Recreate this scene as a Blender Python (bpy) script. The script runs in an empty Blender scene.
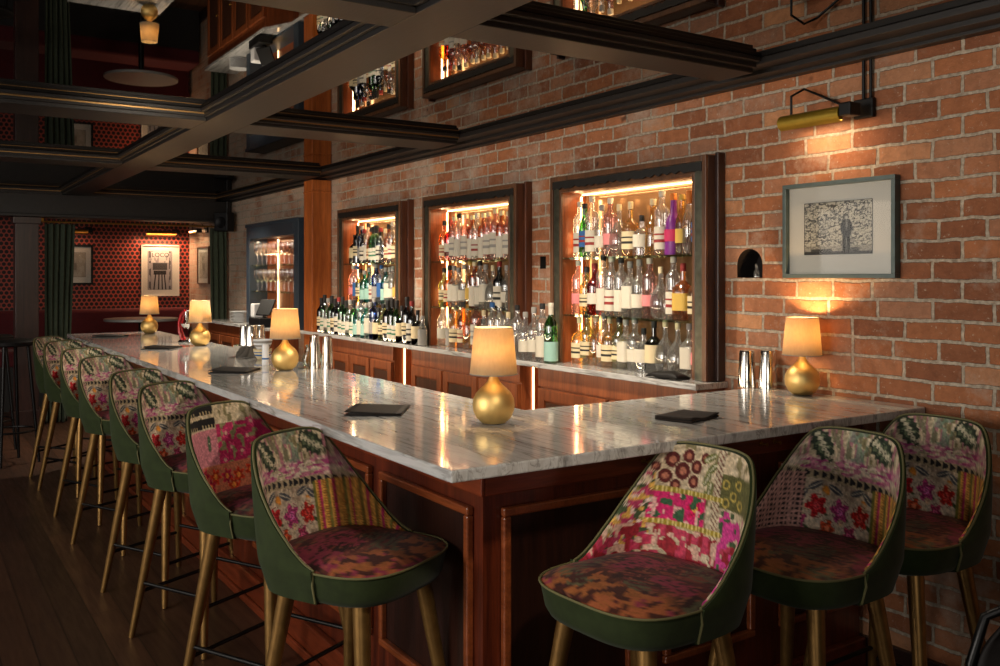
import bpy, bmesh, math, random
import numpy as np
from mathutils import Vector, Matrix
random.seed(7)
C = bpy.context.scene.collection
scene = bpy.context.scene
PI = math.pi

# ------------------------------------------------------------------ camera
cd = bpy.data.cameras.new('camera')
cam = bpy.data.objects.new('camera', cd)
C.objects.link(cam)
YAW = math.atan(596 / 912)
cam.location = (0, -2.943, 1.52)
fw = Vector((-math.cos(YAW), math.sin(YAW), 0))
cam.rotation_euler = fw.to_track_quat('-Z', 'Y').to_euler()
cd.sensor_width = 36
cd.lens = 36 * 912 / 1000
cd.shift_y = -0.057
cd.clip_start = 0.02
scene.camera = cam

# ------------------------------------------------------------------ world, exposure
w = bpy.data.worlds.new('world')
scene.world = w
w.use_nodes = True
w.node_tree.nodes['Background'].inputs[0].default_value = (0.02, 0.022, 0.026, 1)
w.node_tree.nodes['Background'].inputs[1].default_value = 1.0
vs = scene.view_settings
vs.view_transform = 'Standard'
vs.look = 'None'
vs.gamma = 1
vs.use_curve_mapping = False
vs.exposure = 0.0
scene.cycles.caustics_reflective = False
scene.cycles.caustics_refractive = False
scene.cycles.max_bounces = 10
scene.cycles.diffuse_bounces = 4
scene.cycles.glossy_bounces = 6
scene.cycles.transmission_bounces = 6
scene.cycles.transparent_max_bounces = 40
scene.cycles.sample_clamp_indirect = 4.0
scene.cycles.use_denoising = True


def light(kind, name, loc, energy, color, target=None, size=1.0, size_y=None, spot=None, blend=0.6):
    l = bpy.data.lights.new(name, kind)
    l.energy = energy
    l.color = color
    if kind == 'AREA':
        l.size = size
        if size_y:
            l.shape = 'RECTANGLE'
            l.size_y = size_y
    else:
        l.shadow_soft_size = size
    if kind == 'SPOT':
        l.spot_size = math.radians(spot)
        l.spot_blend = blend
    o = bpy.data.objects.new(name, l)
    C.objects.link(o)
    o.location = loc
    if target is not None:
        o.rotation_euler = (Vector(target) - Vector(loc)).to_track_quat('-Z', 'Y').to_euler()
    return o


# unseen fill added at left wall, as daylight from assumed windows; none built
COOL = (1.0, 0.93, 0.84)
light('AREA', 'left_fill_light', (-2.6, -6.3, 1.75), 165, COOL, (-3.6, 0, 1.3), 3.2, 1.5)
light('AREA', 'left_fill_light', (-6.0, -6.3, 1.75), 34, COOL, (-6.3, 0, 1.3), 2.2, 1.4)
light('AREA', 'rear_fill_light', (2.0, -5.2, 1.8), 30, COOL, (-2.2, -1.4, 0.9), 1.8, 1.3)  # unseen fill added behind the camera to brighten the stool backs
# unseen spots added between the ceiling beams to brighten the brick wall and bar
for x, y, e in ((-3.3, -0.75, 122), (-5.8, -0.75, 165), (-8.3, -0.8, 150)):
    light('SPOT', 'added_ceiling_spot', (x, y, 2.33), e, (1, 0.85, 0.66), (x, y + 0.02, 0), 0.05, None, 125, 0.9)

light('SPOT', 'added_ceiling_spot', (-0.55, -2.0, 2.30), 62, (1, 0.86, 0.68), (-3.2, -1.95, 0.85), 0.06, None, 80, 0.8)  # added spot, lights the insides of the stool backs
light('SPOT', 'added_ceiling_spot', (-3.6, -1.85, 2.29), 22, (1, 0.86, 0.68), (-6.6, -1.95, 0.85), 0.06, None, 80, 0.8)  # second added spot, for the farther stools

# unseen fill added under the worktop's inner edge to brighten the back bar
light('AREA', 'aisle_fill_light', (-4.0, -1.19, 1.02), 6, (1, 0.74, 0.48), (-4.0, 0, 0.86), 2.6, 0.03)
light('AREA', 'aisle_fill_light', (-6.6, -1.19, 1.02), 7, (1, 0.74, 0.48), (-6.6, 0, 0.86), 2.4, 0.03)

# ------------------------------------------------------------------ colour, material helpers
def lin(c):
    return tuple(((v / 12.92) if v <= 0.04045 else ((v + 0.055) / 1.055) ** 2.4) for v in c)


def rgb(r, g, b):
    return lin((r / 255, g / 255, b / 255)) + (1,)


def new_mat(name):
    m = bpy.data.materials.new(name)
    m.use_nodes = True
    nt = m.node_tree
    return m, nt, nt.nodes['Principled BSDF']


def nd(nt, typ, **kw):
    n = nt.nodes.new(typ)
    for k, v in kw.items():
        if k.startswith('_'):
            setattr(n, k[1:], v)
        else:
            key = int(k[1:]) if k[0] == 'i' and k[1:].isdigit() else k.replace('__', ' ')
            s = n.inputs[key]
            if isinstance(v, bpy.types.NodeSocket):
                nt.links.new(v, s)
            else:
                s.default_value = v
    return n


def ramp(nt, fac, stops, interp='LINEAR'):
    n = nt.nodes.new('ShaderNodeValToRGB')
    cr = n.color_ramp
    cr.interpolation = interp
    while len(cr.elements) < len(stops):
        cr.elements.new(0.5)
    for e, (p, c) in zip(cr.elements, stops):
        e.position = p
        e.color = c
    nt.links.new(fac, n.inputs[0])
    return n.outputs[0]


def mix(nt, fac, a, b, mode='MIX'):
    n = nt.nodes.new('ShaderNodeMix')
    n.data_type = 'RGBA'
    n.blend_type = mode
    for s, v in ((n.inputs[0], fac), (n.inputs[6], a), (n.inputs[7], b)):
        if isinstance(v, bpy.types.NodeSocket):
            nt.links.new(v, s)
        else:
            s.default_value = v
    return n.outputs[2]


def pos(nt, scale=(1, 1, 1), rot=(0, 0, 0), obj=False):
    if obj:
        src = nt.nodes.new('ShaderNodeTexCoord').outputs['Object']
    else:
        src = nt.nodes.new('ShaderNodeNewGeometry').outputs['Position']
    mp = nd(nt, 'ShaderNodeMapping', Vector=src)
    mp.inputs['Scale'].default_value = scale
    mp.inputs['Rotation'].default_value = rot
    return mp.outputs[0]


def plain(name, col, rough=0.5, metal=0.0, spec=0.5, sheen=0.0, coat=0.0, noise=0.0):
    m, nt, b = new_mat(name)
    b.inputs['Base Color'].default_value = col
    b.inputs['Roughness'].default_value = rough
    b.inputs['Metallic'].default_value = metal
    b.inputs['Specular IOR Level'].default_value = spec
    b.inputs['Sheen Weight'].default_value = sheen
    b.inputs['Coat Weight'].default_value = coat
    if noise:
        n = nd(nt, 'ShaderNodeTexNoise', Vector=pos(nt, obj=True), Scale=30.0, Detail=4.0)
        dark = tuple(c * (1 - noise) for c in col[:3]) + (1,)
        nt.links.new(ramp(nt, n.outputs[0], [(0.3, dark), (0.7, col)]), b.inputs['Base Color'])
    return m


def wood(name, c1, c2, rough=0.35, scale=1.0, axis='Z', coat=0.2, obj=False):
    m, nt, b = new_mat(name)
    sc = {'Z': (9, 9, 0.7), 'X': (0.7, 9, 9), 'Y': (9, 0.7, 9)}[axis]
    v = pos(nt, tuple(s * scale for s in sc), obj=obj)
    n1 = nd(nt, 'ShaderNodeTexNoise', Vector=v, Scale=2.2, Detail=8.0, Roughness=0.65, Distortion=0.8)
    n2 = nd(nt, 'ShaderNodeTexNoise', Vector=v, Scale=14.0, Detail=3.0, Roughness=0.6)
    col = ramp(nt, n1.outputs[0], [(0.28, c1), (0.72, c2)])
    col = mix(nt, 0.35, col, ramp(nt, n2.outputs[0], [(0.35, (0.25, 0.25, 0.25, 1)), (0.6, (1, 1, 1, 1))]), 'MULTIPLY')
    nt.links.new(col, b.inputs['Base Color'])
    b.inputs['Roughness'].default_value = rough
    b.inputs['Coat Weight'].default_value = coat
    b.inputs['Coat Roughness'].default_value = 0.25
    bp = nd(nt, 'ShaderNodeBump', Height=n2.outputs[0], Strength=0.15, Distance=0.004)
    nt.links.new(bp.outputs[0], b.inputs['Normal'])
    return m


def emit(name, col, strength):
    m = bpy.data.materials.new(name)
    m.use_nodes = True
    nt = m.node_tree
    nt.nodes.clear()
    e = nd(nt, 'ShaderNodeEmission', Color=col, Strength=strength)
    o = nt.nodes.new('ShaderNodeOutputMaterial')
    nt.links.new(e.outputs[0], o.inputs[0])
    return m


def glass(name, tint, gloss=0.12, edge=0.55, rough=0.03, haze=0.0):
    """thin-walled tinted glass: a tinted transparent sheet with a clear glossy face"""
    m = bpy.data.materials.new(name)
    m.use_nodes = True
    nt = m.node_tree
    nt.nodes.clear()
    lw = nd(nt, 'ShaderNodeLayerWeight', Blend=0.35)
    dark = tuple(c ** 1.6 * 0.9 for c in tint[:3]) + (1,)
    tr = nd(nt, 'ShaderNodeBsdfTransparent', Color=mix(nt, lw.outputs['Facing'], tint, dark))
    gl = nd(nt, 'ShaderNodeBsdfGlossy', Color=(1, 1, 1, 1), Roughness=rough)
    f = nd(nt, 'ShaderNodeMapRange', Value=lw.outputs['Fresnel'])
    f.inputs['From Min'].default_value = 0.0
    f.inputs['From Max'].default_value = 1.0
    f.inputs['To Min'].default_value = gloss
    f.inputs['To Max'].default_value = edge
    mx = nd(nt, 'ShaderNodeMixShader', i0=f.outputs[0], i1=tr.outputs[0], i2=gl.outputs[0])
    if haze:
        tl = nd(nt, 'ShaderNodeBsdfTranslucent', Color=tuple(.3 + .7 * c for c in tint[:3]) + (1,))
        df = nd(nt, 'ShaderNodeBsdfDiffuse', Color=tuple(.3 + .7 * c for c in tint[:3]) + (1,))
        hz = nd(nt, 'ShaderNodeMixShader', i0=0.5, i1=tl.outputs[0], i2=df.outputs[0])
        mx = nd(nt, 'ShaderNodeMixShader', i0=haze, i1=mx.outputs[0], i2=hz.outputs[0])
    o = nt.nodes.new('ShaderNodeOutputMaterial')
    nt.links.new(mx.outputs[0], o.inputs[0])
    return m


def mirror(name, col, rough=0.015):
    m = bpy.data.materials.new(name)
    m.use_nodes = True
    nt = m.node_tree
    nt.nodes.clear()
    g = nd(nt, 'ShaderNodeBsdfGlossy', Color=col, Roughness=rough)
    o = nt.nodes.new('ShaderNodeOutputMaterial')
    nt.links.new(g.outputs[0], o.inputs[0])
    return m


def brick_mat(name, grey_side=0.0):
    m, nt, b = new_mat(name)
    geo = nt.nodes.new('ShaderNodeNewGeometry').outputs['Position']
    sep = nd(nt, 'ShaderNodeSeparateXYZ', Vector=geo)
    sx = nd(nt, 'ShaderNodeMath', _operation='ADD', i0=sep.outputs[0], i1=sep.outputs[1]).outputs[0]
    cmb = nd(nt, 'ShaderNodeCombineXYZ', X=sx, Y=sep.outputs[2])
    wob = nd(nt, 'ShaderNodeTexNoise', Vector=geo, Scale=5.0, Detail=4.0)
    wv = nd(nt, 'ShaderNodeVectorMath', _operation='SCALE', i0=wob.outputs[1])
    wv.inputs['Scale'].default_value = 0.016
    vec = nd(nt, 'ShaderNodeVectorMath', _operation='ADD', i0=cmb.outputs[0], i1=wv.outputs[0]).outputs[0]
    wob2 = nd(nt, 'ShaderNodeTexNoise', Vector=geo, Scale=26.0, Detail=6.0, Roughness=0.7)
    wv2 = nd(nt, 'ShaderNodeVectorMath', _operation='SCALE', i0=wob2.outputs[1])
    wv2.inputs['Scale'].default_value = 0.013
    vec = nd(nt, 'ShaderNodeVectorMath', _operation='ADD', i0=vec, i1=wv2.outputs[0]).outputs[0]
    br = nd(nt, 'ShaderNodeTexBrick', Vector=vec, _offset=0.5, _squash=0.8, _squash_frequency=3)
    br.inputs['Color1'].default_value = (0, 0, 0, 1)
    br.inputs['Color2'].default_value = (1, 1, 1, 1)
    br.inputs['Mortar'].default_value = (0.5, 0.5, 0.5, 1)
    br.inputs['Scale'].default_value = 1.0
    br.inputs['Mortar Size'].default_value = 0.0070
    br.inputs['Mortar Smooth'].default_value = 0.25
    br.inputs['Bias'].default_value = 0.0
    br.inputs['Brick Width'].default_value = 0.210
    br.inputs['Row Height'].default_value = 0.0690
    tone = ramp(nt, br.outputs[0], [(0.0, rgb(142, 90, 64)), (0.3, rgb(162, 104, 72)), (0.6, rgb(182, 118, 80)), (0.85, rgb(174, 124, 96)), (1.0, rgb(204, 146, 104))])
    n1 = nd(nt, 'ShaderNodeTexNoise', Vector=geo, Scale=22.0, Detail=8.0, Roughness=0.7)
    tone = mix(nt, 0.55, tone, ramp(nt, n1.outputs[0], [(0.3, (0.45, 0.42, 0.40, 1)), (0.55, (1, 1, 1, 1)), (0.75, (1.25, 1.2, 1.15, 1))]), 'MULTIPLY')
    # limewash in big worn patches; X offset makes bricks paler towards the far end
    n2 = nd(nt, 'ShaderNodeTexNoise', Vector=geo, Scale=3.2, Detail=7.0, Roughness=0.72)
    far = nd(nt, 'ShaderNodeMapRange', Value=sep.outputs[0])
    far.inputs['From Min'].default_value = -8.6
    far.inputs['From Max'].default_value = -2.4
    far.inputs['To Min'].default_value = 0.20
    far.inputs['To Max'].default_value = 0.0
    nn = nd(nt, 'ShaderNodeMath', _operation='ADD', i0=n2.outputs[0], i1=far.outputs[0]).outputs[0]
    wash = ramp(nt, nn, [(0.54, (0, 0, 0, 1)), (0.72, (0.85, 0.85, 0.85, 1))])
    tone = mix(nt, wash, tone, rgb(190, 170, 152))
    n3 = nd(nt, 'ShaderNodeTexNoise', Vector=geo, Scale=60.0, Detail=4.0)
    mort = ramp(nt, n3.outputs[0], [(0.3, rgb(150, 134, 116)), (0.7, rgb(206, 192, 172))])
    col = mix(nt, br.outputs['Fac'], tone, mort)
    # pale lime specks and small dark pits
    sp = nd(nt, 'ShaderNodeTexNoise', Vector=geo, Scale=48.0, Detail=5.0, Roughness=0.75)
    col = mix(nt, ramp(nt, sp.outputs[0], [(0.60, (0, 0, 0, 1)), (0.68, (0.75, 0.75, 0.75, 1))]), col, rgb(206, 190, 168))
    vo = nd(nt, 'ShaderNodeTexNoise', Vector=geo, Scale=9.0, Detail=2.0)
    col = mix(nt, ramp(nt, vo.outputs[0], [(0.70, (0, 0, 0, 1)), (0.76, (0.7, 0.7, 0.7, 1))]), col, rgb(50, 28, 20))
    nt.links.new(col, b.inputs['Base Color'])
    b.inputs['Roughness'].default_value = 0.85
    b.inputs['Specular IOR Level'].default_value = 0.25
    h = nd(nt, 'ShaderNodeMath', _operation='MULTIPLY_ADD', i0=br.outputs['Fac'], i1=-1.0, i2=n1.outputs[0])
    bp = nd(nt, 'ShaderNodeBump', Height=h.outputs[0], Strength=0.9, Distance=0.010)
    nt.links.new(bp.outputs[0], b.inputs['Normal'])
    return m


def hex_mat(name):
    m, nt, b = new_mat(name)
    geo = nt.nodes.new('ShaderNodeNewGeometry').outputs['Position']
    sep = nd(nt, 'ShaderNodeSeparateXYZ', Vector=geo)
    P = 0.053
    ds = []
    for ox in (0.0, 0.5):
        u = nd(nt, 'ShaderNodeMath', _operation='MULTIPLY_ADD', i0=sep.outputs[1], i1=1 / P, i2=ox).outputs[0]
        v = nd(nt, 'ShaderNodeMath', _operation='MULTIPLY_ADD', i0=sep.outputs[2], i1=1 / (P * 1.732), i2=ox).outputs[0]
        u = nd(nt, 'ShaderNodeMath', _operation='FRACT', i0=u).outputs[0]
        v = nd(nt, 'ShaderNodeMath', _operation='FRACT', i0=v).outputs[0]
        u = nd(nt, 'ShaderNodeMath', _operation='SUBTRACT', i0=u, i1=0.5).outputs[0]
        v = nd(nt, 'ShaderNodeMath', _operation='SUBTRACT', i0=v, i1=0.5).outputs[0]
        v = nd(nt, 'ShaderNodeMath', _operation='MULTIPLY', i0=v, i1=1.732).outputs[0]
        c = nd(nt, 'ShaderNodeCombineXYZ', X=u, Y=v)
        ds.append(nd(nt, 'ShaderNodeVectorMath', _operation='LENGTH', i0=c.outputs[0]).outputs['Value'])
    d = nd(nt, 'ShaderNodeMath', _operation='MINIMUM', i0=ds[0], i1=ds[1]).outputs[0]
    col = ramp(nt, d, [(0.36, rgb(24, 11, 11)), (0.40, rgb(168, 72, 56))])
    nt.links.new(col, b.inputs['Base Color'])
    b.inputs['Roughness'].default_value = 0.5
    return m


def plank_mat(name):
    m, nt, b = new_mat(name)
    v = pos(nt)
    br = nd(nt, 'ShaderNodeTexBrick', Vector=v, _offset=0.37)
    br.inputs['Color1'].default_value = rgb(58, 40, 30)
    br.inputs['Color2'].default_value = rgb(86, 58, 42)
    br.inputs['Mortar'].default_value = rgb(22, 15, 11)
    br.inputs['Scale'].default_value = 1.0
    br.inputs['Mortar Size'].default_value = 0.002
    br.inputs['Brick Width'].default_value = 1.4
    br.inputs['Row Height'].default_value = 0.12
    n = nd(nt, 'ShaderNodeTexNoise', Vector=pos(nt, (1.2, 14, 1)), Scale=3.0, Detail=8.0, Roughness=0.65)
    col = mix(nt, 0.6, br.outputs[0], ramp(nt, n.outputs[0], [(0.3, (0.35, 0.33, 0.32, 1)), (0.7, (1.1, 1.05, 1, 1))]), 'MULTIPLY')
    nt.links.new(col, b.inputs['Base Color'])
    nt.links.new(ramp(nt, n.outputs[0], [(0.3, (0.5, 0.5, 0.5, 1)), (0.7, (0.3, 0.3, 0.3, 1))]), b.inputs['Roughness'])
    bp = nd(nt, 'ShaderNodeBump', Height=br.outputs['Fac'], Strength=-0.3, Distance=0.003)
    nt.links.new(bp.outputs[0], b.inputs['Normal'])
    return m


def marble_mat(name):
    m, nt, b = new_mat(name)
    v = pos(nt, (0.55, 5.0, 3.0), (0, 0, 0.10))
    wv = nd(nt, 'ShaderNodeTexNoise', Vector=v, Scale=2.6, Detail=9.0, Roughness=0.62, Distortion=1.6)
    col = ramp(nt, wv.outputs[0], [(0.30, rgb(138, 138, 137)), (0.42, rgb(180, 179, 177)), (0.52, rgb(204, 204, 202)), (0.62, rgb(188, 186, 183)), (0.75, rgb(208, 208, 206))])
    v2 = pos(nt, (0.5, 9.0, 4.0), (0, 0, 0.16))
    w2 = nd(nt, 'ShaderNodeTexNoise', Vector=v2, Scale=2.0, Detail=6.0, Roughness=0.55, Distortion=0.6)
    vein = ramp(nt, w2.outputs[0], [(0.470, (1, 1, 1, 1)), (0.497, (0.42, 0.40, 0.39, 1)), (0.515, (1, 1, 1, 1)), (0.60, (1, 1, 1, 1)), (0.612, (0.58, 0.56, 0.55, 1)), (0.63, (1, 1, 1, 1))])
    col = mix(nt, 0.8, col, vein, 'MULTIPLY')
    nt.links.new(col, b.inputs['Base Color'])
    b.inputs['Roughness'].default_value = 0.10
    b.inputs['Specular IOR Level'].default_value = 0.6
    b.inputs['Coat Weight'].default_value = 0.35
    b.inputs['Coat Roughness'].default_value = 0.03
    return m


def attr_mat(name, rough=0.75, sheen=0.03):
    m, nt, b = new_mat(name)
    a = nd(nt, 'ShaderNodeAttribute', _attribute_name='Col')
    n = nd(nt, 'ShaderNodeTexNoise', Vector=pos(nt, obj=True), Scale=160.0, Detail=3.0)
    col = mix(nt, 0.35, a.outputs['Color'], ramp(nt, n.outputs[0], [(0.3, (0.6, 0.6, 0.6, 1)), (0.7, (1.2, 1.2, 1.2, 1))]), 'MULTIPLY')
    nt.links.new(col, b.inputs['Base Color'])
    b.inputs['Roughness'].default_value = rough
    b.inputs['Sheen Weight'].default_value = sheen
    b.inputs['Specular IOR Level'].default_value = 0.2
    bp = nd(nt, 'ShaderNodeBump', Height=n.outputs[0], Strength=0.3, Distance=0.002)
    nt.links.new(bp.outputs[0], b.inputs['Normal'])
    return m


def shade_mat(name):
    m = bpy.data.materials.new(name)
    m.use_nodes = True
    nt = m.node_tree
    nt.nodes.clear()
    n = nd(nt, 'ShaderNodeTexNoise', Vector=pos(nt, (1, 1, 0.3), obj=True), Scale=180.0, Detail=2.0)
    col = ramp(nt, n.outputs[0], [(0.3, (0.86, 0.66, 0.38, 1)), (0.7, (0.96, 0.78, 0.50, 1))])
    t = nd(nt, 'ShaderNodeBsdfTranslucent', Color=col)
    d = nd(nt, 'ShaderNodeBsdfDiffuse', Color=(0.84, 0.72, 0.52, 1))
    mx = nd(nt, 'ShaderNodeMixShader', i0=0.35, i1=t.outputs[0], i2=d.outputs[0])
    o = nt.nodes.new('ShaderNodeOutputMaterial')
    nt.links.new(mx.outputs[0], o.inputs[0])
    return m


M = {}
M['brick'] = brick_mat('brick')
M['hex'] = hex_mat('hexagon_wallpaper')
M['plank'] = plank_mat('dark_floor_planks')
M['marble'] = marble_mat('grey_marble')
M['mirror'] = mirror('ceiling_mirror', (0.38, 0.375, 0.37, 1))
M['niche_mirror'] = plain('niche_back', rgb(150, 116, 84), 0.10, 0.5)
M['beam'] = wood('beam_paint', rgb(20, 18, 18), rgb(36, 32, 31), 0.45, 1.0, 'X', 0.0)
M['brass_trim'] = plain('brass_trim', rgb(176, 138, 88), 0.35, 0.85)
M['mahogany'] = wood('mahogany', rgb(58, 21, 12), rgb(116, 48, 25), 0.32, 1.0, 'Z', 0.35)
M['mahogany_h'] = wood('mahogany_rail', rgb(74, 27, 13), rgb(142, 62, 32), 0.3, 1.0, 'X', 0.35)
M['mahogany_y'] = wood('mahogany_rail_short', rgb(74, 27, 13), rgb(142, 62, 32), 0.3, 1.0, 'Y', 0.35)
M['dark_panel'] = wood('dark_panel', rgb(32, 15, 11), rgb(54, 26, 17), 0.35, 1.0, 'Z', 0.3)
M['molding'] = wood('molding_wood', rgb(116, 54, 26), rgb(160, 84, 44), 0.28, 1.0, 'X', 0.4)
M['pillar'] = wood('orange_pine', rgb(140, 66, 24), rgb(206, 116, 52), 0.38, 0.8, 'Z', 0.2)
M['cab_wood'] = wood('backbar_wood', rgb(108, 52, 27), rgb(170, 94, 52), 0.35, 1.0, 'Z', 0.3)
M['cab_panel'] = wood('backbar_panel', rgb(60, 36, 25), rgb(96, 58, 40), 0.35, 1.0, 'Z', 0.3)
M['frame_brown'] = wood('frame_wood', rgb(70, 42, 26), rgb(128, 84, 52), 0.4, 1.2, 'Z', 0.2)
M['frame_mid'] = wood('frame_mid_wood', rgb(70, 36, 22), rgb(120, 66, 40), 0.38, 1.2, 'Z', 0.2)
M['frame_dark'] = wood('frame_dark_wood', rgb(34, 20, 18), rgb(66, 40, 34), 0.4, 1.2, 'Z', 0.2)
M['frame_black'] = plain('frame_black', rgb(26, 25, 24), 0.5, 0.0, noise=0.6)
M['frame_metal'] = plain('aged_metal_strip', rgb(112, 112, 98), 0.35, 0.8, noise=0.4)
M['niche_wood'] = wood('niche_wood', rgb(120, 54, 22), rgb(176, 92, 44), 0.4, 1.0, 'Z', 0.2)
M['blue_black'] = plain('blue_black_paint', rgb(44, 56, 68), 0.45)
M['black'] = plain('black_plastic', rgb(14, 14, 15), 0.5, spec=0.3)
M['black_metal'] = plain('black_metal', rgb(24, 23, 23), 0.35, 0.6)
M['leather'] = plain('black_leather', rgb(22, 20, 20), 0.55, spec=0.25, noise=0.3)
M['leather_brown'] = plain('brown_black_leather', rgb(30, 25, 23), 0.6, spec=0.2, noise=0.3)
M['cloth'] = plain('dark_napkin', rgb(46, 39, 35), 0.95, spec=0.1, sheen=0.05, noise=0.3)
M['steel'] = plain('polished_steel', rgb(214, 208, 200), 0.12, 1.0)
M['chrome'] = plain('chrome', rgb(225, 225, 225), 0.06, 1.0)
M['gold'] = plain('brushed_gold', rgb(236, 200, 128), 0.50, 1.0)
M['leg_gold'] = plain('antique_gold_leg', rgb(148, 112, 62), 0.38, 0.75, noise=0.3)
M['velvet'] = plain('green_velvet', rgb(44, 55, 25), 0.85, spec=0.2, sheen=0.08, noise=0.3)
M['curtain'] = plain('green_curtain', rgb(64, 74, 56), 0.9, sheen=0.1, noise=0.3)
M['piping'] = plain('piping', rgb(104, 100, 62), 0.7)
M['fabric'] = attr_mat('patchwork_fabric')
M['seat_fabric'] = attr_mat('patchwork_velvet', 0.6, 0.05)
M['burgundy'] = plain('burgundy_velvet', rgb(92, 18, 26), 0.85, sheen=0.1, noise=0.2)
M['white'] = plain('white_ceramic', rgb(232, 234, 236), 0.3)
M['paper'] = plain('mat_board', rgb(214, 208, 198), 0.9)
M['shade'] = shade_mat('lampshade_linen')
M['bulb'] = emit('bulb_glow', (1, 0.62, 0.28, 1), 24)
M['led'] = emit('led_glow', (1, 0.60, 0.27, 1), 12.0)
M['led_white'] = emit('tube_glow', (1, 0.80, 0.62, 1), 1.2)
M['stem_glass'] = glass('stem_glass', (0.97, 0.96, 0.95, 1), 0.03, 0.45, 0.05)
M['shelf_glass'] = glass('shelf_glass', (0.80, 0.93, 0.86, 1), 0.14, 0.6)
M['brass'] = plain('old_brass', rgb(170, 140, 48), 0.42, 0.7, noise=0.2)
M['brass_dull'] = plain('dull_brass', rgb(150, 110, 50), 0.4, 0.9)
M['red_enamel'] = plain('red_enamel', rgb(180, 30, 36), 0.25, coat=0.5)
M['picture_frame'] = plain('grey_green_frame', rgb(84, 98, 96), 0.35, 0.3, noise=0.2)
M['dark_wall'] = plain('dark_wall_paint', rgb(30, 27, 26), 0.6, noise=0.2)
M['cloth_white'] = plain('grey_table_top', rgb(150, 150, 148), 0.3)

# ------------------------------------------------------------------ mesh helpers
class MB:
    def __init__(s):
        s.v = []
        s.f = []
        s.mi = []
        s.cur = 0

    def add(s, vs, fs):
        o = len(s.v)
        s.v += [tuple(p) for p in vs]
        s.f += [tuple(i + o for i in q) for q in fs]
        s.mi += [s.cur] * len(fs)
        return s

    def box(s, x0, x1, y0, y1, z0, z1):
        x0, x1 = sorted((x0, x1)); y0, y1 = sorted((y0, y1)); z0, z1 = sorted((z0, z1))
        vs = [(x0, y0, z0), (x1, y0, z0), (x1, y1, z0), (x0, y1, z0), (x0, y0, z1), (x1, y0, z1), (x1, y1, z1), (x0, y1, z1)]
        return s.add(vs, [(3, 2, 1, 0), (4, 5, 6, 7), (0, 1, 5, 4), (1, 2, 6, 5), (2, 3, 7, 6), (3, 0, 4, 7)])

    def lathe(s, prof, c=(0, 0, 0), seg=24, sy=1.0, cap=True):
        vs = []
        for r, z in prof:
            for k in range(seg):
                a = 2 * PI * k / seg
                vs.append((c[0] + r * math.cos(a), c[1] + r * sy * math.sin(a), c[2] + z))
        fs = []
        n = len(prof)
        for i in range(n - 1):
            for k in range(seg):
                k2 = (k + 1) % seg
                fs.append((i * seg + k, i * seg + k2, (i + 1) * seg + k2, (i + 1) * seg + k))
        if cap:
            if prof[0][0] > 1e-5:
                fs.append(tuple(reversed(range(seg))))
            if prof[-1][0] > 1e-5:
                fs.append(tuple((n - 1) * seg + k for k in range(seg)))
        return s.add(vs, fs)

    def sqlathe(s, prof, c=(0, 0, 0), seg=32, p=5.0, sy=1.0):
        """like lathe, with a rounded-square section where flagged: prof = (r, z, squareness 0..1)"""
        vs = []
        for r, z, q in prof:
            for k in range(seg):
                a = 2 * PI * (k + 0.5) / seg
                ca, sa = math.cos(a), math.sin(a)
                rs = 1 / ((abs(ca) ** p + abs(sa) ** p) ** (1 / p))
                rr = r * (1 + q * (rs - 1))
                vs.append((c[0] + rr * ca, c[1] + rr * sa * (sy if q > 0 else 1), c[2] + z))
        n = len(prof)
        fs = []
        for i in range(n - 1):
            for k in range(seg):
                k2 = (k + 1) % seg
                fs.append((i * seg + k, i * seg + k2, (i + 1) * seg + k2, (i + 1) * seg + k))
        fs.append(tuple(reversed(range(seg))))
        fs.append(tuple((n - 1) * seg + k for k in range(seg)))
        return s.add(vs, fs)

    def tube(s, pts, r, seg=10, closed=False):
        pts = [Vector(p) for p in pts]
        n = len(pts)
        rs = r if isinstance(r, (list, tuple)) else [r] * n
        vs = []
        prev = None
        for i, p in enumerate(pts):
            if closed:
                t = pts[(i + 1) % n] - pts[i - 1]
            else:
                t = pts[min(i + 1, n - 1)] - pts[max(i - 1, 0)]
            t.normalize()
            if prev is None:
                u = t.orthogonal().normalized()
            else:
                u = (prev - t * prev.dot(t))
                u = u.normalized() if u.length > 1e-6 else t.orthogonal().normalized()
            prev = u
            q = t.cross(u)
            for k in range(seg):
                a = 2 * PI * k / seg
                vs.append(p + (u * math.cos(a) + q * math.sin(a)) * rs[i])
        fs = []
        for i in range(n if closed else n - 1):
            j = (i + 1) % n
            for k in range(seg):
                k2 = (k + 1) % seg
                fs.append((i * seg + k, i * seg + k2, j * seg + k2, j * seg + k))
        if not closed:
            fs.append(tuple(reversed(range(seg))))
            fs.append(tuple((n - 1) * seg + k for k in range(seg)))
        return s.add(vs, fs)

    def prism(s, poly, z0, z1):
        n = len(poly)
        vs = [(x, y, z0) for x, y in poly] + [(x, y, z1) for x, y in poly]
        fs = [tuple(reversed(range(n))), tuple(range(n, 2 * n))]
        for i in range(n):
            j = (i + 1) % n
            fs.append((i, j, n + j, n + i))
        return s.add(vs, fs)

    def arc(s, R, z0, z1, half=1.75, seg=16):
        vs = []
        for i in range(seg + 1):
            a = -PI / 2 + half * (2 * i / seg - 1)
            vs += [(R * math.cos(a), R * math.sin(a), z0), (R * math.cos(a), R * math.sin(a), z1)]
        return s.add(vs, [(2 * i, 2 * i + 2, 2 * i + 3, 2 * i + 1) for i in range(seg)])

    def grid(s, fn, nu, nv):
        vs = [fn(i / nu, j / nv) for j in range(nv + 1) for i in range(nu + 1)]
        fs = []
        for j in range(nv):
            for i in range(nu):
                a = j * (nu + 1) + i
                fs.append((a, a + 1, a + nu + 2, a + nu + 1))
        return s.add(vs, fs)

    def xf(s, mat):
        s.v = [tuple(mat @ Vector(p)) for p in s.v]
        return s

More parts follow.
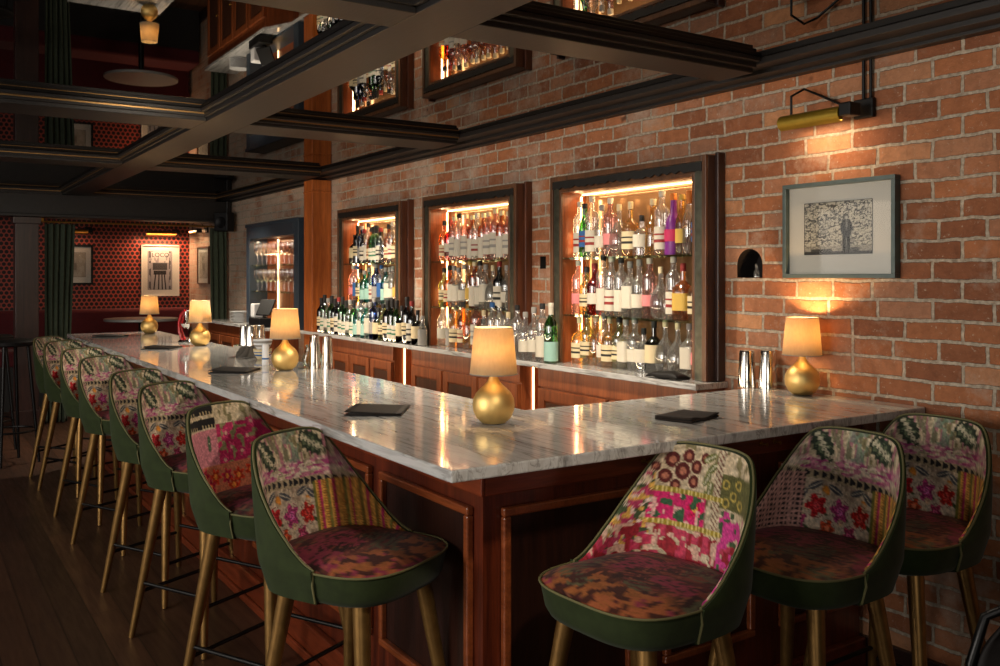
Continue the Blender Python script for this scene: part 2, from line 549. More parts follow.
    def build(s, name, mats, parent=None, smooth=False, bevel=0.0, bseg=2, angle=None):
        me = bpy.data.meshes.new(name)
        me.from_pydata(s.v, [], s.f)
        mats = mats if isinstance(mats, (list, tuple)) else [mats]
        for m in mats:
            me.materials.append(m)
        me.polygons.foreach_set('material_index', s.mi)
        if smooth:
            me.polygons.foreach_set('use_smooth', [True] * len(me.polygons))
        bm = bmesh.new()
        bm.from_mesh(me)
        bmesh.ops.recalc_face_normals(bm, faces=bm.faces)
        bm.to_mesh(me)
        bm.free()
        if smooth:
            me.set_sharp_from_angle(angle=angle or math.radians(40))
        o = bpy.data.objects.new(name, me)
        C.objects.link(o)
        if parent:
            o.parent = parent
        if bevel:
            md = o.modifiers.new('bevel', 'BEVEL')
            md.width = bevel
            md.segments = bseg
            md.limit_method = 'ANGLE'
            md.angle_limit = math.radians(40)
        return o


def thing(name, label, cat, loc=(0, 0, 0), rz=0, group=None):
    o = bpy.data.objects.new(name, None)
    o.empty_display_size = 0.1
    C.objects.link(o)
    o.location = loc
    o.rotation_euler = (0, 0, rz)
    return tag(o, label, cat, group)


def tag(o, label, cat, group=None):
    o['label'] = label
    o['category'] = cat
    if group:
        o['group'] = group
    elif 'group' in o:
        del o['group']
    return o


def struct(o):
    o['kind'] = 'structure'
    return o


def copy_tree(o, parent=None):
    c = o.copy()
    C.objects.link(c)
    if parent:
        c.parent = parent
    for ch in list(o.children):
        copy_tree(ch, c)
    return c


def place(proto, used, loc, rz, label, cat, group):
    o = copy_tree(proto) if used else proto
    o.location = loc
    o.rotation_euler = (0, 0, rz)
    return tag(o, label, cat, group)


ORD = ['first', 'second', 'third', 'fourth', 'fifth', 'sixth', 'seventh', 'eighth', 'ninth', 'tenth', 'eleventh', 'twelfth',
       'thirteenth', 'fourteenth', 'fifteenth', 'sixteenth', 'seventeenth', 'eighteenth', 'nineteenth', 'twentieth',
       'twenty-first', 'twenty-second', 'twenty-third', 'twenty-fourth', 'twenty-fifth', 'twenty-sixth', 'twenty-seventh', 'twenty-eighth']

# ================================================================== SETTING
FZ = 0.08                               # floor level
XF, XR, YL = -11.5, 2.8, -6.5          # far wall, rear wall, left wall
ZM = 2.36                               # mirror plane of the ceiling
struct(MB().box(XF, XR, YL, 0, FZ - 0.06, FZ).build('floor', M['plank']))
struct(MB().box(XF - 0.1, XR + 0.1, YL - 0.1, 0.35, ZM, ZM + 0.05).build('ceiling', M['mirror']))

NICHES = [(-6.687, -5.605), (-5.285, -4.190), (-3.870, -2.757)]   # outer frames
NTOP = 2.036
CT = 1.07                               # counter height
# brick wall with the three openings and a small arched hole
wb = MB()
holes = [(a + 0.06, b - 0.06, CT - 0.02, NTOP - 0.03) for a, b in NICHES]
AX0, AX1, AZ0, AZS, AZT = -2.674, -2.538, 1.513, 1.565, 1.66
holes.append((AX0, AX1, AZ0, AZT))
PK = (-4.098, -4.044, 1.560, 1.628)     # a missing half brick between two niches
holes.append(PK)
xs = sorted({XF, XR} | {h[0] for h in holes} | {h[1] for h in holes})
zs = sorted({0.0, 2.4} | {h[2] for h in holes} | {h[3] for h in holes})
for i in range(len(xs) - 1):
    for j in range(len(zs) - 1):
        cx, cz = (xs[i] + xs[i + 1]) / 2, (zs[j] + zs[j + 1]) / 2
        if any(h[0] < cx < h[1] and h[2] < cz < h[3] for h in holes):
            continue
        wb.add([(xs[i], 0, zs[j]), (xs[i + 1], 0, zs[j]), (xs[i + 1], 0, zs[j + 1]), (xs[i], 0, zs[j + 1])], [(0, 1, 2, 3)])
# arch: fill between the round head and the cell, and line the hole
ar = (AX1 - AX0) / 2
acx = (AX0 + AX1) / 2
arc = [(acx - ar * math.cos(PI * k / 16), AZS + 0.068 * math.sin(PI * k / 16)) for k in range(17)]
for (xa, za), (xb, zb) in zip(arc[:-1], arc[1:]):
    wb.add([(xa, 0, za), (xb, 0, zb), (xb, 0, AZT), (xa, 0, AZT)], [(0, 1, 2, 3)])
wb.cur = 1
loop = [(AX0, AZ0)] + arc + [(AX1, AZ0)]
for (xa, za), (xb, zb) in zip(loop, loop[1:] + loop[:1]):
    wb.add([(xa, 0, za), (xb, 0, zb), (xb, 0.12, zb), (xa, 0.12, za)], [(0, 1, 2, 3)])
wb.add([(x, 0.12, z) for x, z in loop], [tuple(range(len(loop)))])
# back skin so the wall has a thickness
wb.add([(x, y, z) for y in (0, 0.09) for x, z in ((PK[0], PK[2]), (PK[1], PK[2]), (PK[1], PK[3]), (PK[0], PK[3]))], [(0, 1, 5, 4), (1, 2, 6, 5), (2, 3, 7, 6), (3, 0, 4, 7), (4, 5, 6, 7)])
wb.cur = 0
wb.box(XF, XR, 0.30, 0.32, 0, 2.4)
struct(wb.build('wall_back', [M['brick'], plain('shade_and_soot', rgb(30, 22, 20), 0.9)]))  # lining colour carries the holes' inner shade as well as soot
struct(MB().box(XF - 0.1, XF, YL, 0.32, 0, 2.4).build('wall_far', M['hex']))
struct(MB().box(XF, XR, YL - 0.1, YL, 0, 2.4).build('wall_left', M['dark_wall']))
struct(MB().box(XR, XR + 0.1, YL, 0.32, 0, 2.4).build('wall_rear', M['dark_wall']))

# ceiling beams in a coffered grid under the mirror
ZB = 2.305


def beam_x(n, x0, x1, y0, y1, zb=ZB):
    b = MB().box(x0, x1, y0, y1, zb, ZM)
    b.box(x0, x1, y0 - 0.018, y1 + 0.018, zb + 0.018, ZM)
    b.box(x0, x1, y0 - 0.040, y1 + 0.040, zb + 0.038, ZM)
    o = struct(b.build('trim_%d' % n, M['beam'], bevel=0.003))
    x1 = min(x1, -4.7)
    t = MB().box(x0, x1, y0 - 0.021, y0 - 0.0185, zb + 0.031, zb + 0.038)
    t.box(x0, x1, y1 + 0.0185, y1 + 0.021, zb + 0.031, zb + 0.038)
    t.build('brass_strip', M['brass_trim'], o)


def beam_y(n, x0, x1, y0, y1, zb=ZB):
    b = MB().box(x0, x1, y0, y1, zb, ZM)
    b.box(x0 - 0.018, x1 + 0.018, y0, y1, zb + 0.018, ZM)
    b.box(x0 - 0.040, x1 + 0.040, y0, y1, zb + 0.038, ZM)
    o = struct(b.build('trim_%d' % n, M['beam'], bevel=0.003))
    if x1 > -3:
        return
    t = MB().box(x0 - 0.021, x0 - 0.0185, y0, y1, zb + 0.031, zb + 0.038)
    t.box(x1 + 0.0185, x1 + 0.021, y0, y1, zb + 0.031, zb + 0.038)
    t.build('brass_strip', M['brass_trim'], o)


BY = [(-2.60, -2.42), (-4.98, -4.68), (-7.10, -6.82), (-9.95, -9.70), (-0.10, 0.12)]
beam_x(1, XF, XR, -1.66, -1.44)
beam_x(2, XF, XR, -3.98, -3.74)
segs = [(-6.5, -3.98), (-3.74, -1.66), (-1.44, -0.19)]
k = 3
for x0, x1 in BY:
    for y0, y1 in segs:
        beam_y(k, x0, x1, y0 + 0.0, y1, ZB)
        k += 1
# crown along the brick wall
cr = MB().box(XF, XR, -0.045, -0.001, ZB - 0.0, ZM)
cr.box(XF, XR, -0.11, -0.001, ZB + 0.012, ZM)
cr.box(XF, XR, -0.19, -0.001, ZB + 0.030, ZM)
o = struct(cr.build('trim_40', M['beam'], bevel=0.003))
MB().box(XF, -7.2, -0.1925, -0.1903, ZB + 0.030, ZB + 0.038).build('brass_strip', M['brass_trim'], o)
# header and jambs of the alcove opening at the far end
hd = MB().box(-9.95, -9.72, YL, -0.02, 2.10, ZB + 0.004)
hd.box(-9.99, -9.68, YL, -0.02, 2.085, 2.115)
struct(hd.build('trim_41', M['beam'], bevel=0.004))
jb = MB().box(-9.93, -9.74, -2.06, -1.86, FZ, 2.085)
jb.box(-9.96, -9.71, -2.09, -1.83, FZ, 0.24)
jb.box(-9.95, -9.72, -2.08, -1.84, 2.02, 2.084)
struct(jb.build('trim_42', M['frame_dark'], bevel=0.004))
struct(MB().box(XF, XR, -0.02, -0.0005, FZ, 0.21).build('baseboard_back', M['dark_panel'], bevel=0.003))

# ================================================================== BAR
bar = thing('bar_counter', 'long mahogany L-shaped bar front with recessed panels under the marble top', 'bar')
BX, BYF = -2.07, -1.645                 # faces of the body
body = MB()
L = [(-7.70, BYF), (BX, BYF), (BX, -0.022), (-2.46, -0.022), (-2.46, -1.26), (-7.70, -1.26)]
body.prism(L, FZ, 1.038)
body.build('body', M['mahogany'], bar)


def panel_long(x0, x1):
    z0, z1 = 0.335, 0.893
    MB().box(x0 + 0.02, x1 - 0.02, BYF - 0.003, BYF - 0.0005, z0 + 0.02, z1 - 0.02).build('panel', M['dark_panel'], bar)
    m = MB()
    y0, y1 = BYF - 0.022, BYF - 0.0005
    m.box(x0, x1, y0, y1, z1 - 0.024, z1); m.box(x0, x1, y0, y1, z0, z0 + 0.024)
    m.box(x0, x0 + 0.024, y0, y1, z0 + 0.024, z1 - 0.024); m.box(x1 - 0.024, x1, y0, y1, z0 + 0.024, z1 - 0.024)
    m.build('panel_molding', M['molding'], bar, bevel=0.005, bseg=2)


def panel_short(y0, y1):
    z0, z1 = 0.335, 0.893
    MB().box(BX + 0.0005, BX + 0.003, y0 + 0.02, y1 - 0.02, z0 + 0.02, z1 - 0.02).build('panel', M['dark_panel'], bar)
    m = MB()
    x0, x1 = BX + 0.0005, BX + 0.022
    m.box(x0, x1, y0, y1, z1 - 0.024, z1); m.box(x0, x1, y0, y1, z0, z0 + 0.024)
    m.box(x0, x1, y0, y0 + 0.024, z0 + 0.024, z1 - 0.024); m.box(x0, x1, y1 - 0.024, y1, z0 + 0.024, z1 - 0.024)
    m.build('panel_molding', M['molding'], bar, bevel=0.005, bseg=2)


for i in range(8):
    x1 = -2.115 - 0.634 * i
    panel_long(x1 - 0.555, x1)
for y0, y1 in ((-1.59, -1.125), (-1.0, -0.60), (-0.47, -0.06)):
    panel_short(y0, y1)
bb = MB().box(-7.72, BX + 0.03, BYF - 0.03, BYF - 0.0005, FZ, 0.21)
bb.box(-7.72, BX + 0.045, BYF - 0.045, BYF - 0.03, FZ, 0.115)
bb.box(BX + 0.0005, BX + 0.03, BYF, -0.022, FZ, 0.21)
bb.build('base_board', M['mahogany_h'], bar, bevel=0.006)
rl = MB().box(-7.70, BX + 0.012, BYF - 0.012, BYF - 0.0005, 0.93, 1.036)
rl.build('apron', M['mahogany_h'], bar, bevel=0.003)
MB().box(BX + 0.0005, BX + 0.012, BYF, -0.022, 0.93, 1.036).build('apron', M['mahogany_y'], bar, bevel=0.003)
for y in (-1.085, -1.035, -0.565, -0.50):
    h = MB().lathe([(0.008, 0), (0.008, 0.004), (0.003, 0.006), (0.003, 0.022), (0.007, 0.026), (0.0, 0.029)], seg=12)
    h.xf(Matrix.Translation((BX + 0.0125, y, 0.965)) @ Matrix.Rotation(PI / 2, 4, 'Y'))
    h.build('purse_hook', M['brass_dull'], bar, smooth=True)

top = MB()
T = [(-7.76, -1.885), (-1.824, -1.885), (-1.824, -0.003), (-2.52, -0.003), (-2.52, -1.196), (-7.76, -1.196)]
top.prism(T, CT - 0.030, CT)
tag(top.build('bar_worktop', M['marble'], bevel=0.004), 'pale grey veined marble worktop of the L-shaped bar, carrying the gold lamps', 'countertop')
# lower service ledge inside the bar
sl = thing('service_ledge', 'dark steel service ledge inside the bar, below the marble worktop', 'shelf')
MB().box(-7.2, -2.75, -1.175, -0.90, 0.80, 0.83).build('ledge', M['steel'], sl, bevel=0.003)
MB().box(-7.2, -2.75, -1.175, -0.95, FZ, 0.7995).build('body', M['black_metal'], sl)

# ================================================================== BACK BAR
bt = MB()
bt.prism([(-2.724, -0.192), (-2.724, -0.001), (-7.02, -0.001), (-7.02, -0.185), (-7.215, -0.185), (-7.215, -0.001), (-9.6, -0.001), (-9.6, -0.335), (-7.75, -0.335), (-7.44, -0.192)], CT - 0.027, CT)
tag(bt.build('backbar_worktop', M['marble'], bevel=0.003), 'narrow grey marble worktop along the brick wall, crowded with bottles', 'countertop')


def cabinet(x0, x1, ndoor, lab, yf=-0.168):
    t = thing('backbar_cabinet', lab, 'cabinet', ((x0 + x1) / 2, -0.09, 0), 0, 'cabinets under the back bar')
    cx = (x0 + x1) / 2
    wx = (x1 - x0) / 2
    y0 = yf + 0.09
    MB().box(-wx, wx, y0 + 0.02, -0.001 + 0.09, FZ, CT - 0.0275).build('body', M['cab_wood'], t)
    MB().box(-wx, wx, y0 + 0.005, y0 + 0.0195, 0.945, CT - 0.028).build('apron', M['cab_wood'], t, bevel=0.002)
    dw = 2 * wx / ndoor
    for i in range(ndoor):
        a = -wx + i * dw + 0.012
        b = -wx + (i + 1) * dw - 0.012
        d = MB()
        d.box(a, b, y0 + 0.004, y0 + 0.0195, FZ + 0.08, 0.935)
        d.box(a, a + 0.055, y0 - 0.006, y0 + 0.004, FZ + 0.08, 0.935); d.box(b - 0.055, b, y0 - 0.006, y0 + 0.004, FZ + 0.08, 0.935)
        d.box(a + 0.055, b - 0.055, y0 - 0.006, y0 + 0.004, 0.875, 0.935); d.box(a + 0.055, b - 0.055, y0 - 0.006, y0 + 0.004, FZ + 0.08, FZ + 0.14)
        dd = d.build('door', M['cab_wood'], t, bevel=0.003)
        MB().box(a + 0.062, b - 0.062, y0 - 0.001, y0 + 0.0035, FZ + 0.148, 0.867).build('door_panel', M['cab_panel'], dd, bevel=0.002)
        kb = MB().lathe([(0.004, 0), (0.004, 0.012), (0.010, 0.018), (0.008, 0.026), (0, 0.028)], seg=12)
        kb.xf(Matrix.Translation((b - 0.027, y0 - 0.006, 0.60)) @ Matrix.Rotation(PI / 2, 4, 'X'))
        kb.build('knob', M['brass_dull'], dd, smooth=True)
    return t


cabinet(-3.89, -2.745, 2, 'panelled wooden cabinet under the bottle niche nearest the framed picture')
cabinet(-5.31, -4.06, 3, 'panelled wooden cabinet under the middle bottle niche')
cabinet(-7.0, -5.585, 4, 'panelled wooden cabinet under the niche beside the wooden pillar')
cabinet(-9.57, -7.78, 4, 'panelled wooden cabinet under the cash register and plates', -0.31)
# lit open bays between the cabinets
for x0, x1, lab in ((-4.058, -3.892, 'open bay lit by a warm strip, between the nearest two back bar cabinets'),
                    (-5.583, -5.312, 'open bay lit by a warm strip, left of the middle back bar cabinet')):
    t = thing('lit_bay', lab, 'cabinet', ((x0 + x1) / 2, -0.08, 0), 0, 'lit bays between the cabinets')
    wx = (x1 - x0) / 2
    MB().box(-wx, wx, 0.055, 0.07, FZ, CT - 0.028).build('back_panel', M['niche_wood'], t)
    MB().box(-wx, wx, -0.075, 0.054, 0.60, 0.62).build('shelf', M['cab_wood'], t)
    MB().box(-wx + 0.001, -wx + 0.006, 0.0, 0.007, 0.63, CT - 0.04).build('light_strip', M['led'], t)
    for j in range(2):
        gx = 0.01 + 0.035 * j
        g = MB().lathe([(0.024, 0.0), (0.004, 0.004), (0.004, 0.06), (0.028, 0.09), (0.030, 0.15)], (gx, -0.03 - 0.03 * j, 0.6205), 16, cap=False)
        # the glasses standing in the bay are things of their own
        gg = g.build('stemmed_glass', M['shelf_glass'], smooth=True)
        gg.location = t.location
        tag(gg, ('small stemmed glass' if j else 'front stemmed glass') + ' inside ' + lab.replace('open bay lit by a warm strip, ', 'the bay '), 'glass', 'glasses in the lit bays')


def niche(x0, x1, which, lab):
    t = thing('bottle_niche', lab, 'display niche', ((x0 + x1) / 2, 0, 0), 0, 'lit bottle niches in the brick wall')
    wx = (x1 - x0) / 2
    F, Bk = -0.10, 0.075
    z0 = CT + 0.001
    # outer box of the frame: dark returns standing out from the bricks
    m = MB()
    m.box(wx - 0.022, wx, F + 0.012, -0.001, z0, NTOP)
    m.box(-wx, -wx + 0.022, F + 0.012, -0.001, z0, NTOP)
    m.box(-wx + 0.022, wx - 0.022, F + 0.012, -0.001, NTOP - 0.022, NTOP)
    m.box(wx - 0.001, wx + 0.018, -0.045, -0.001, z0, NTOP + 0.012)
    m.box(-wx - 0.018, -wx + 0.001, -0.045, -0.001, z0, NTOP + 0.012)
    m.build('outer_frame', M['frame_dark'] if which == 3 else M['frame_mid'], t, bevel=0.003)
    m = MB()
    for s in (-1, 1):
        m.box(s * wx, s * (wx - 0.024), F, F + 0.0118, z0, NTOP)
        m.box(s * (wx - 0.072), s * (wx - 0.088), F + 0.006, F + 0.018, z0, NTOP - 0.07)
    m.box(-wx + 0.024, wx - 0.024, F, F + 0.0118, NTOP - 0.024, NTOP)
    m.box(-wx + 0.088, wx - 0.088, F + 0.006, F + 0.018, NTOP - 0.086, NTOP - 0.070)
    m.build('face_frame', M['frame_brown'], t, bevel=0.002)
    for s in (-1, 1):
        MB().box(s * (wx - 0.024), s * (wx - 0.072), F + 0.008, F + 0.016, z0, NTOP - 0.024).build('side_strip', M['frame_metal'], t)
    # crumbling black band along the head
    rr = random.Random(which)
    lo = [NTOP - 0.066 + 0.012 * rr.random() * (1 if i % 2 else -0.3) for i in range(41)]
    vs = []
    for i in range(41):
        x = -wx + 0.024 + (2 * wx - 0.048) * i / 40
        vs += [(x, F + 0.004, lo[i]), (x, F + 0.004, NTOP - 0.026 - 0.004 * rr.random())]
    fr = MB().add(vs, [(2 * i, 2 * i + 2, 2 * i + 3, 2 * i + 1) for i in range(40)])
    o = fr.build('black_band', M['frame_black'], t)
    so = o.modifiers.new('solid', 'SOLIDIFY'); so.thickness = 0.006; so.offset = 1
    MB().box(-wx + 0.024, wx - 0.024, F + 0.0125, F + 0.018, NTOP - 0.074, NTOP - 0.024).build('head_board', M['frame_brown'], t)
    # lined inside
    m = MB()
    xi = wx - 0.080
    for s in (-1, 1):
        m.box(s * xi, s * (xi + 0.012), F + 0.019, Bk, z0, NTOP - 0.075)
    m.box(-xi, xi, F + 0.019, Bk, NTOP - 0.087, NTOP - 0.075)
    m.build('lining', M['niche_wood'], t)
    MB().box(-xi, xi, Bk, Bk + 0.008, z0, NTOP - 0.088).build('back_mirror', M['niche_mirror'], t)
    # base slab of the niche floor carries the marble through
    MB().box(-xi, xi, 0.0005, Bk, CT - 0.018, CT).build('niche_floor', M['marble'], t)
    for z in (1.615, 1.322):
        MB().box(-xi + 0.001, xi - 0.001, F + 0.024, Bk - 0.012, z - 0.009, z).build('shelf', M['shelf_glass'], t)
    MB().box(-xi + 0.001, -xi + 0.008, Bk - 0.036, Bk - 0.029, z0, NTOP - 0.10).build('light_strip', M['led'], t)
    MB().box(-xi + 0.014, xi - 0.001, Bk - 0.036, Bk - 0.029, NTOP - 0.0945, NTOP - 0.0885).build('light_strip', M['led'], t)
    cx = (x0 + x1) / 2
    light('AREA', 'niche_strip_light', (cx, 0.02, NTOP - 0.10), 1.9, (1, 0.66, 0.34), (cx, -0.02, 1.0), 0.86, 0.012)
    light('AREA', 'niche_strip_light', (x0 + 0.105, -0.005, (CT + NTOP) / 2 - 0.03), 1.5, (1, 0.66, 0.34), (cx, 0.0, (CT + NTOP) / 2 - 0.03), 0.02, 0.80)
    return t


niche(*NICHES[0], 1, 'wood framed bottle niche beside the wooden pillar, glowing from within')
niche(*NICHES[1], 2, 'middle wood framed bottle niche in the brick wall, full of pale labelled bottles')
niche(*NICHES[2], 3, 'largest looking wood framed bottle niche, nearest the framed picture')

# ------------------------------------------------------------------ bottles
GL = {
    'clear': glass('clear_glass', (0.94, 0.94, 0.92, 1), 0.10, 0.62, haze=0.09),
    'amber': glass('amber_glass', (0.80, 0.40, 0.10, 1), 0.10, 0.55, haze=0.07),
    'gold': glass('golden_spirit', (0.92, 0.68, 0.26, 1), 0.10, 0.55, haze=0.07),
    'pinkish': glass('rose_glass', (0.90, 0.62, 0.56, 1), 0.10, 0.55, haze=0.07),
    'green': glass('green_glass', (0.22, 0.52, 0.20, 1), 0.10, 0.5),
    'olive': glass('olive_glass', (0.72, 0.74, 0.34, 1), 0.10, 0.5, haze=0.07),
    'dark': glass('dark_bottle_glass', (0.06, 0.07, 0.05, 1), 0.12, 0.5),
    'brown': glass('brown_bottle_glass', (0.28, 0.10, 0.04, 1), 0.12, 0.5),
    'teal': glass('teal_glass', (0.20, 0.72, 0.72, 1), 0.10, 0.5),
    'blue': glass('blue_glass', (0.14, 0.26, 0.62, 1), 0.10, 0.5),
    'red': glass('red_spirit', (0.62, 0.14, 0.08, 1), 0.10, 0.5),
    'purple': plain('purple_wrap', rgb(120, 40, 130), 0.35),
}
LB = {k: plain('label_' + k, rgb(*c), 0.7) for k, c in dict(
    white=(206, 198, 180), cream=(214, 196, 156), black=(26, 24, 24), blue=(40, 90, 150), red=(140, 40, 36), green=(60, 120, 90),
    teal=(150, 190, 178), orange=(216, 122, 44), yellow=(206, 168, 76), pink=(220, 130, 130), grey=(150, 146, 140), magenta=(190, 40, 90)).items()}
CAPC = dict(black='black', silver='grey', gold='yellow', red='red', white='white', blue='blue', orange='orange', cork='cream', green='green')

# profiles: (radius, height) for a bottle of height 1, radius in metres handled below
def prof(kind):
    P = {
        'wine': [(0.9, 0), (1, .015), (1, .60), (.92, .66), (.42, .76), (.36, .80), (.36, .955)],
        'tall': [(0.92, 0), (1, .015), (1, .66), (.95, .70), (.48, .77), (.38, .80), (.36, .945)],
        'spirit': [(0.92, 0), (1, .015), (1, .55), (.96, .60), (.60, .68), (.36, .73), (.34, .93)],
        'squat': [(0.92, 0), (1, .02), (1, .50), (.90, .58), (.5, .66), (.28, .70), (.26, .91)],
        'globe': [(0.6, 0), (.85, .06), (1, .22), (1, .34), (.86, .48), (.5, .60), (.24, .68), (.22, .92)],
        'slim': [(0.92, 0), (1, .015), (1, .50), (.85, .60), (.52, .72), (.42, .78), (.40, .95)],
        'bell': [(0.95, 0), (1, .02), (.90, .35), (.86, .52), (.70, .60), (.36, .68), (.32, .93)],
    }
    return P[kind]


RAD = dict(wine=.037, tall=.036, spirit=.038, squat=.043, globe=.050, slim=.031, bell=.041)
protos = {}


def bottle_proto(key, kind, tint, lab, cap, H, square=False, fill=None, lab_span=(0.14, 0.46), stripe=None, words=''):
    r = RAD[kind]
    e = bpy.data.objects.new('bottle', None)
    e.empty_display_size = 0.03
    C.objects.link(e)
    pf = prof(kind)
    b = MB()
    if square:
        b.sqlathe([(q * r * (0.95), z * H, 1.0 if z < 0.62 else 0.0) for q, z in pf], seg=24)
    else:
        b.lathe([(q * r, z * H) for q, z in pf], seg=20)
    b.build('glass_body', GL[tint], e, smooth=True)
    zt = pf[-1][1] * H
    rn = pf[-1][0] * r
    c = MB().lathe([(rn * 1.12, zt - 0.012), (rn * 1.16, zt - 0.008), (rn * 1.16, H - 0.004), (rn * 1.0, H), (0, H)], seg=14)
    if fill:  # foil running down the neck
        c.lathe([(rn * 1.06, zt - 0.045), (rn * 1.06, zt - 0.012)], seg=14, cap=False)
    c.build('cap', LB[CAPC[cap]], e, smooth=True)
    if lab:
        a, z2 = lab_span
        l = MB()
        R = r * 1.012
        hw = 1.1 + .9 * random.random()
        z2 += .16 * random.random() - .08
        a += .14 * random.random() - .06
        if random.random() < .45:
            stripe = None
        if square:
            l.sqlathe([(R * .95, a * H, 1.0), (R * .95, z2 * H, 1.0)], seg=24)
        else:
            l.arc(R, a * H, z2 * H, hw)
        mats = [LB[lab]]
        if stripe:
            mats.append(LB[stripe])
            l.cur = 1
            for s0, s1 in ((.30, .44), (.62, .70)):
                za, zb = (a + (z2 - a) * s0) * H, (a + (z2 - a) * s1) * H
                if square:
                    l.sqlathe([(R * .962, za, 1.0), (R * .962, zb, 1.0)], seg=24)
                else:
                    l.arc(R * 1.012, za, zb, hw)
        l.build('label', mats, e, smooth=True)
    protos[key] = [e, False, words, r]


BP = bottle_proto
BP('cw', 'spirit', 'clear', 'white', 'silver', .27, words='clear bottle with white label', stripe='grey')
BP('cwt', 'tall', 'clear', 'white', 'white', .295, words='tall clear bottle with white label', stripe='red')
BP('cwb', 'tall', 'clear', 'white', 'black', .29, words='tall clear bottle with black cap', stripe='black')
BP('cgl', 'globe', 'clear', None, 'cork', .25, words='round clear decanter bottle')
BP('csq', 'spirit', 'clear', 'white', 'silver', .255, True, words='square clear bottle', lab_span=(.2, .5), stripe='black')
BP('cbl', 'tall', 'clear', 'blue', 'blue', .285, words='clear bottle with blue label and cap')
BP('cpk', 'tall', 'pinkish', 'pink', 'white', .285, words='rose tinted bottle with pink label', stripe='red')
BP('am', 'spirit', 'amber', 'cream', 'black', .27, words='amber bottle with cream label', stripe='red')
BP('amsq', 'squat', 'amber', 'yellow', 'red', .245, True, words='square amber bottle with yellow label', stripe='red')
BP('amw', 'tall', 'amber', 'white', 'cork', .285, words='amber whisky bottle with tall white label', lab_span=(.1, .55), stripe='grey')
BP('gd', 'squat', 'gold', 'cream', 'cork', .25, words='squat golden bottle', stripe='black')
BP('gdb', 'bell', 'gold', None, 'cork', .255, words='bell shaped golden bottle')
BP('gdt', 'slim', 'gold', 'yellow', 'gold', .28, words='slim golden bottle with yellow label')
BP('pw', 'tall', 'pinkish', 'white', 'cork', .29, words='pale copper bottle with white label', lab_span=(.1, .52), stripe='grey')
BP('rd', 'spirit', 'red', 'white', 'red', .26, words='red bottle with white label', stripe='black')
BP('gr', 'wine', 'green', 'white', 'black', .285, fill=1, lab_span=(.12, .36), words='green wine bottle with white label', stripe='green')
BP('grb', 'slim', 'green', 'blue', 'black', .28, words='slim green bottle with blue label', stripe='red')
BP('ol', 'spirit', 'olive', 'cream', 'black', .25, words='olive green bottle with cream label', stripe='black')
BP('dk', 'wine', 'dark', 'cream', 'black', .29, fill=1, words='dark wine bottle with cream label', stripe='black')
BP('dkw', 'spirit', 'dark', 'white', 'red', .27, words='black bottle with white label', stripe='black')
BP('dkb', 'squat', 'dark', 'cream', 'black', .235, words='squat black bottle with cream label', stripe='grey')
BP('br', 'wine', 'brown', 'yellow', 'red', .28, words='brown bottle with yellow label', stripe='red')
BP('tl', 'spirit', 'teal', 'teal', 'silver', .25, words='teal bottle with pale teal label')
BP('bl', 'tall', 'blue', 'grey', 'silver', .285, words='blue bottle with grey label')
BP('pu', 'bell', 'purple', 'magenta', 'orange', .29, words='bottle in a purple and magenta wrap', lab_span=(.2, .42))
BP('or', 'slim', 'clear', None, 'orange', .29, fill=1, words='clear bottle with long orange capped neck')
BP('gw', 'wine', 'green', 'teal', 'white', .30, fill=1, words='tall green champagne bottle with pale label', lab_span=(.06, .30))
BP('jar', 'squat', 'clear', 'white', 'black', .20, words='short clear bottle with black cap', stripe='black')
BP('sil', 'slim', 'clear', 'grey', 'silver', .20, words='short slim bottle with silver label', lab_span=(.05, .6))


def row(keys, x0, x1, y, z, where, group, jit=0.008):
    n = len(keys)
    tot = sum(2 * protos[k][3] for k in keys)
    gap = ((x1 - x0) - tot) / max(n - 1, 1)
    x = x0
    for i, k in enumerate(keys):
        e, used, words, r = protos[k]
        o = place(e, used, (x + r, y + random.uniform(-jit, jit) * (1 if r < .045 else .2), z + 0.0006), random.uniform(-.55, .9) if k not in ('csq', 'amsq') else random.uniform(-.3, .3),
                  '%s, %s from left, %s' % (words, ORD[i], where), 'bottle', group)
        q = random.uniform(.95, 1.05) if z > 1.2 else random.uniform(.93, 1.08)
        o.scale = (1, 1, q)
        protos[k][1] = True
        x += 2 * r + gap


YN = -0.022
n1, n2, n3 = NICHES
S1, S2 = 1.6155, 1.3225
row('dkb dk bl dkw cwb am gr gr dkw cgl am cwt gd cw'.split(), n1[0] + .115, n1[1] - .085, YN, S1, 'top shelf, niche by pillar', 'bottles on the top shelf of the far niche')
row('cpk cbl ol tl tl cwt bl cbl tl csq cw gdt cw'.split(), n1[0] + .115, n1[1] - .085, YN, S2, 'middle shelf, niche by pillar', 'bottles on the middle shelf of the far niche')
row('gd tl tl cw dkw ol am cw dk gr dkb'.split(), n1[0] + .115, n1[1] - .085, YN, CT, 'bottom of niche by pillar', 'bottles at the bottom of the far niche')
row('am rd pw cwb pw amw cwt amw pw pw amw pw pw'.split(), n2[0] + .115, n2[1] - .085, YN, S1, 'top shelf, middle niche', 'bottles on the top shelf of the middle niche')
row('ol am csq csq cw gdt amw cwb csq cgl dkw cw cgl'.split(), n2[0] + .115, n2[1] - .085, YN, S2, 'middle shelf, middle niche', 'bottles on the middle shelf of the middle niche')
row('cw sil gd am gdb pw jar gd cgl cwt cw'.split(), n2[0] + .115, n2[1] - .085, YN, CT, 'bottom of middle niche', 'bottles at the bottom of the middle niche')
row('cwt grb cwt cw cpk cgl gd jar gdb cwt pu gdt or grb'.split(), n3[0] + .112, n3[1] - .085, YN, S1, 'top shelf, nearest niche', 'bottles on the top shelf of the near niche')
row('cpk ol rd cwb cwt cwb csq cw cpk cgl cwt amsq gd'.split(), n3[0] + .112, n3[1] - .085, YN, S2, 'middle shelf, nearest niche', 'bottles on the middle shelf of the near niche')
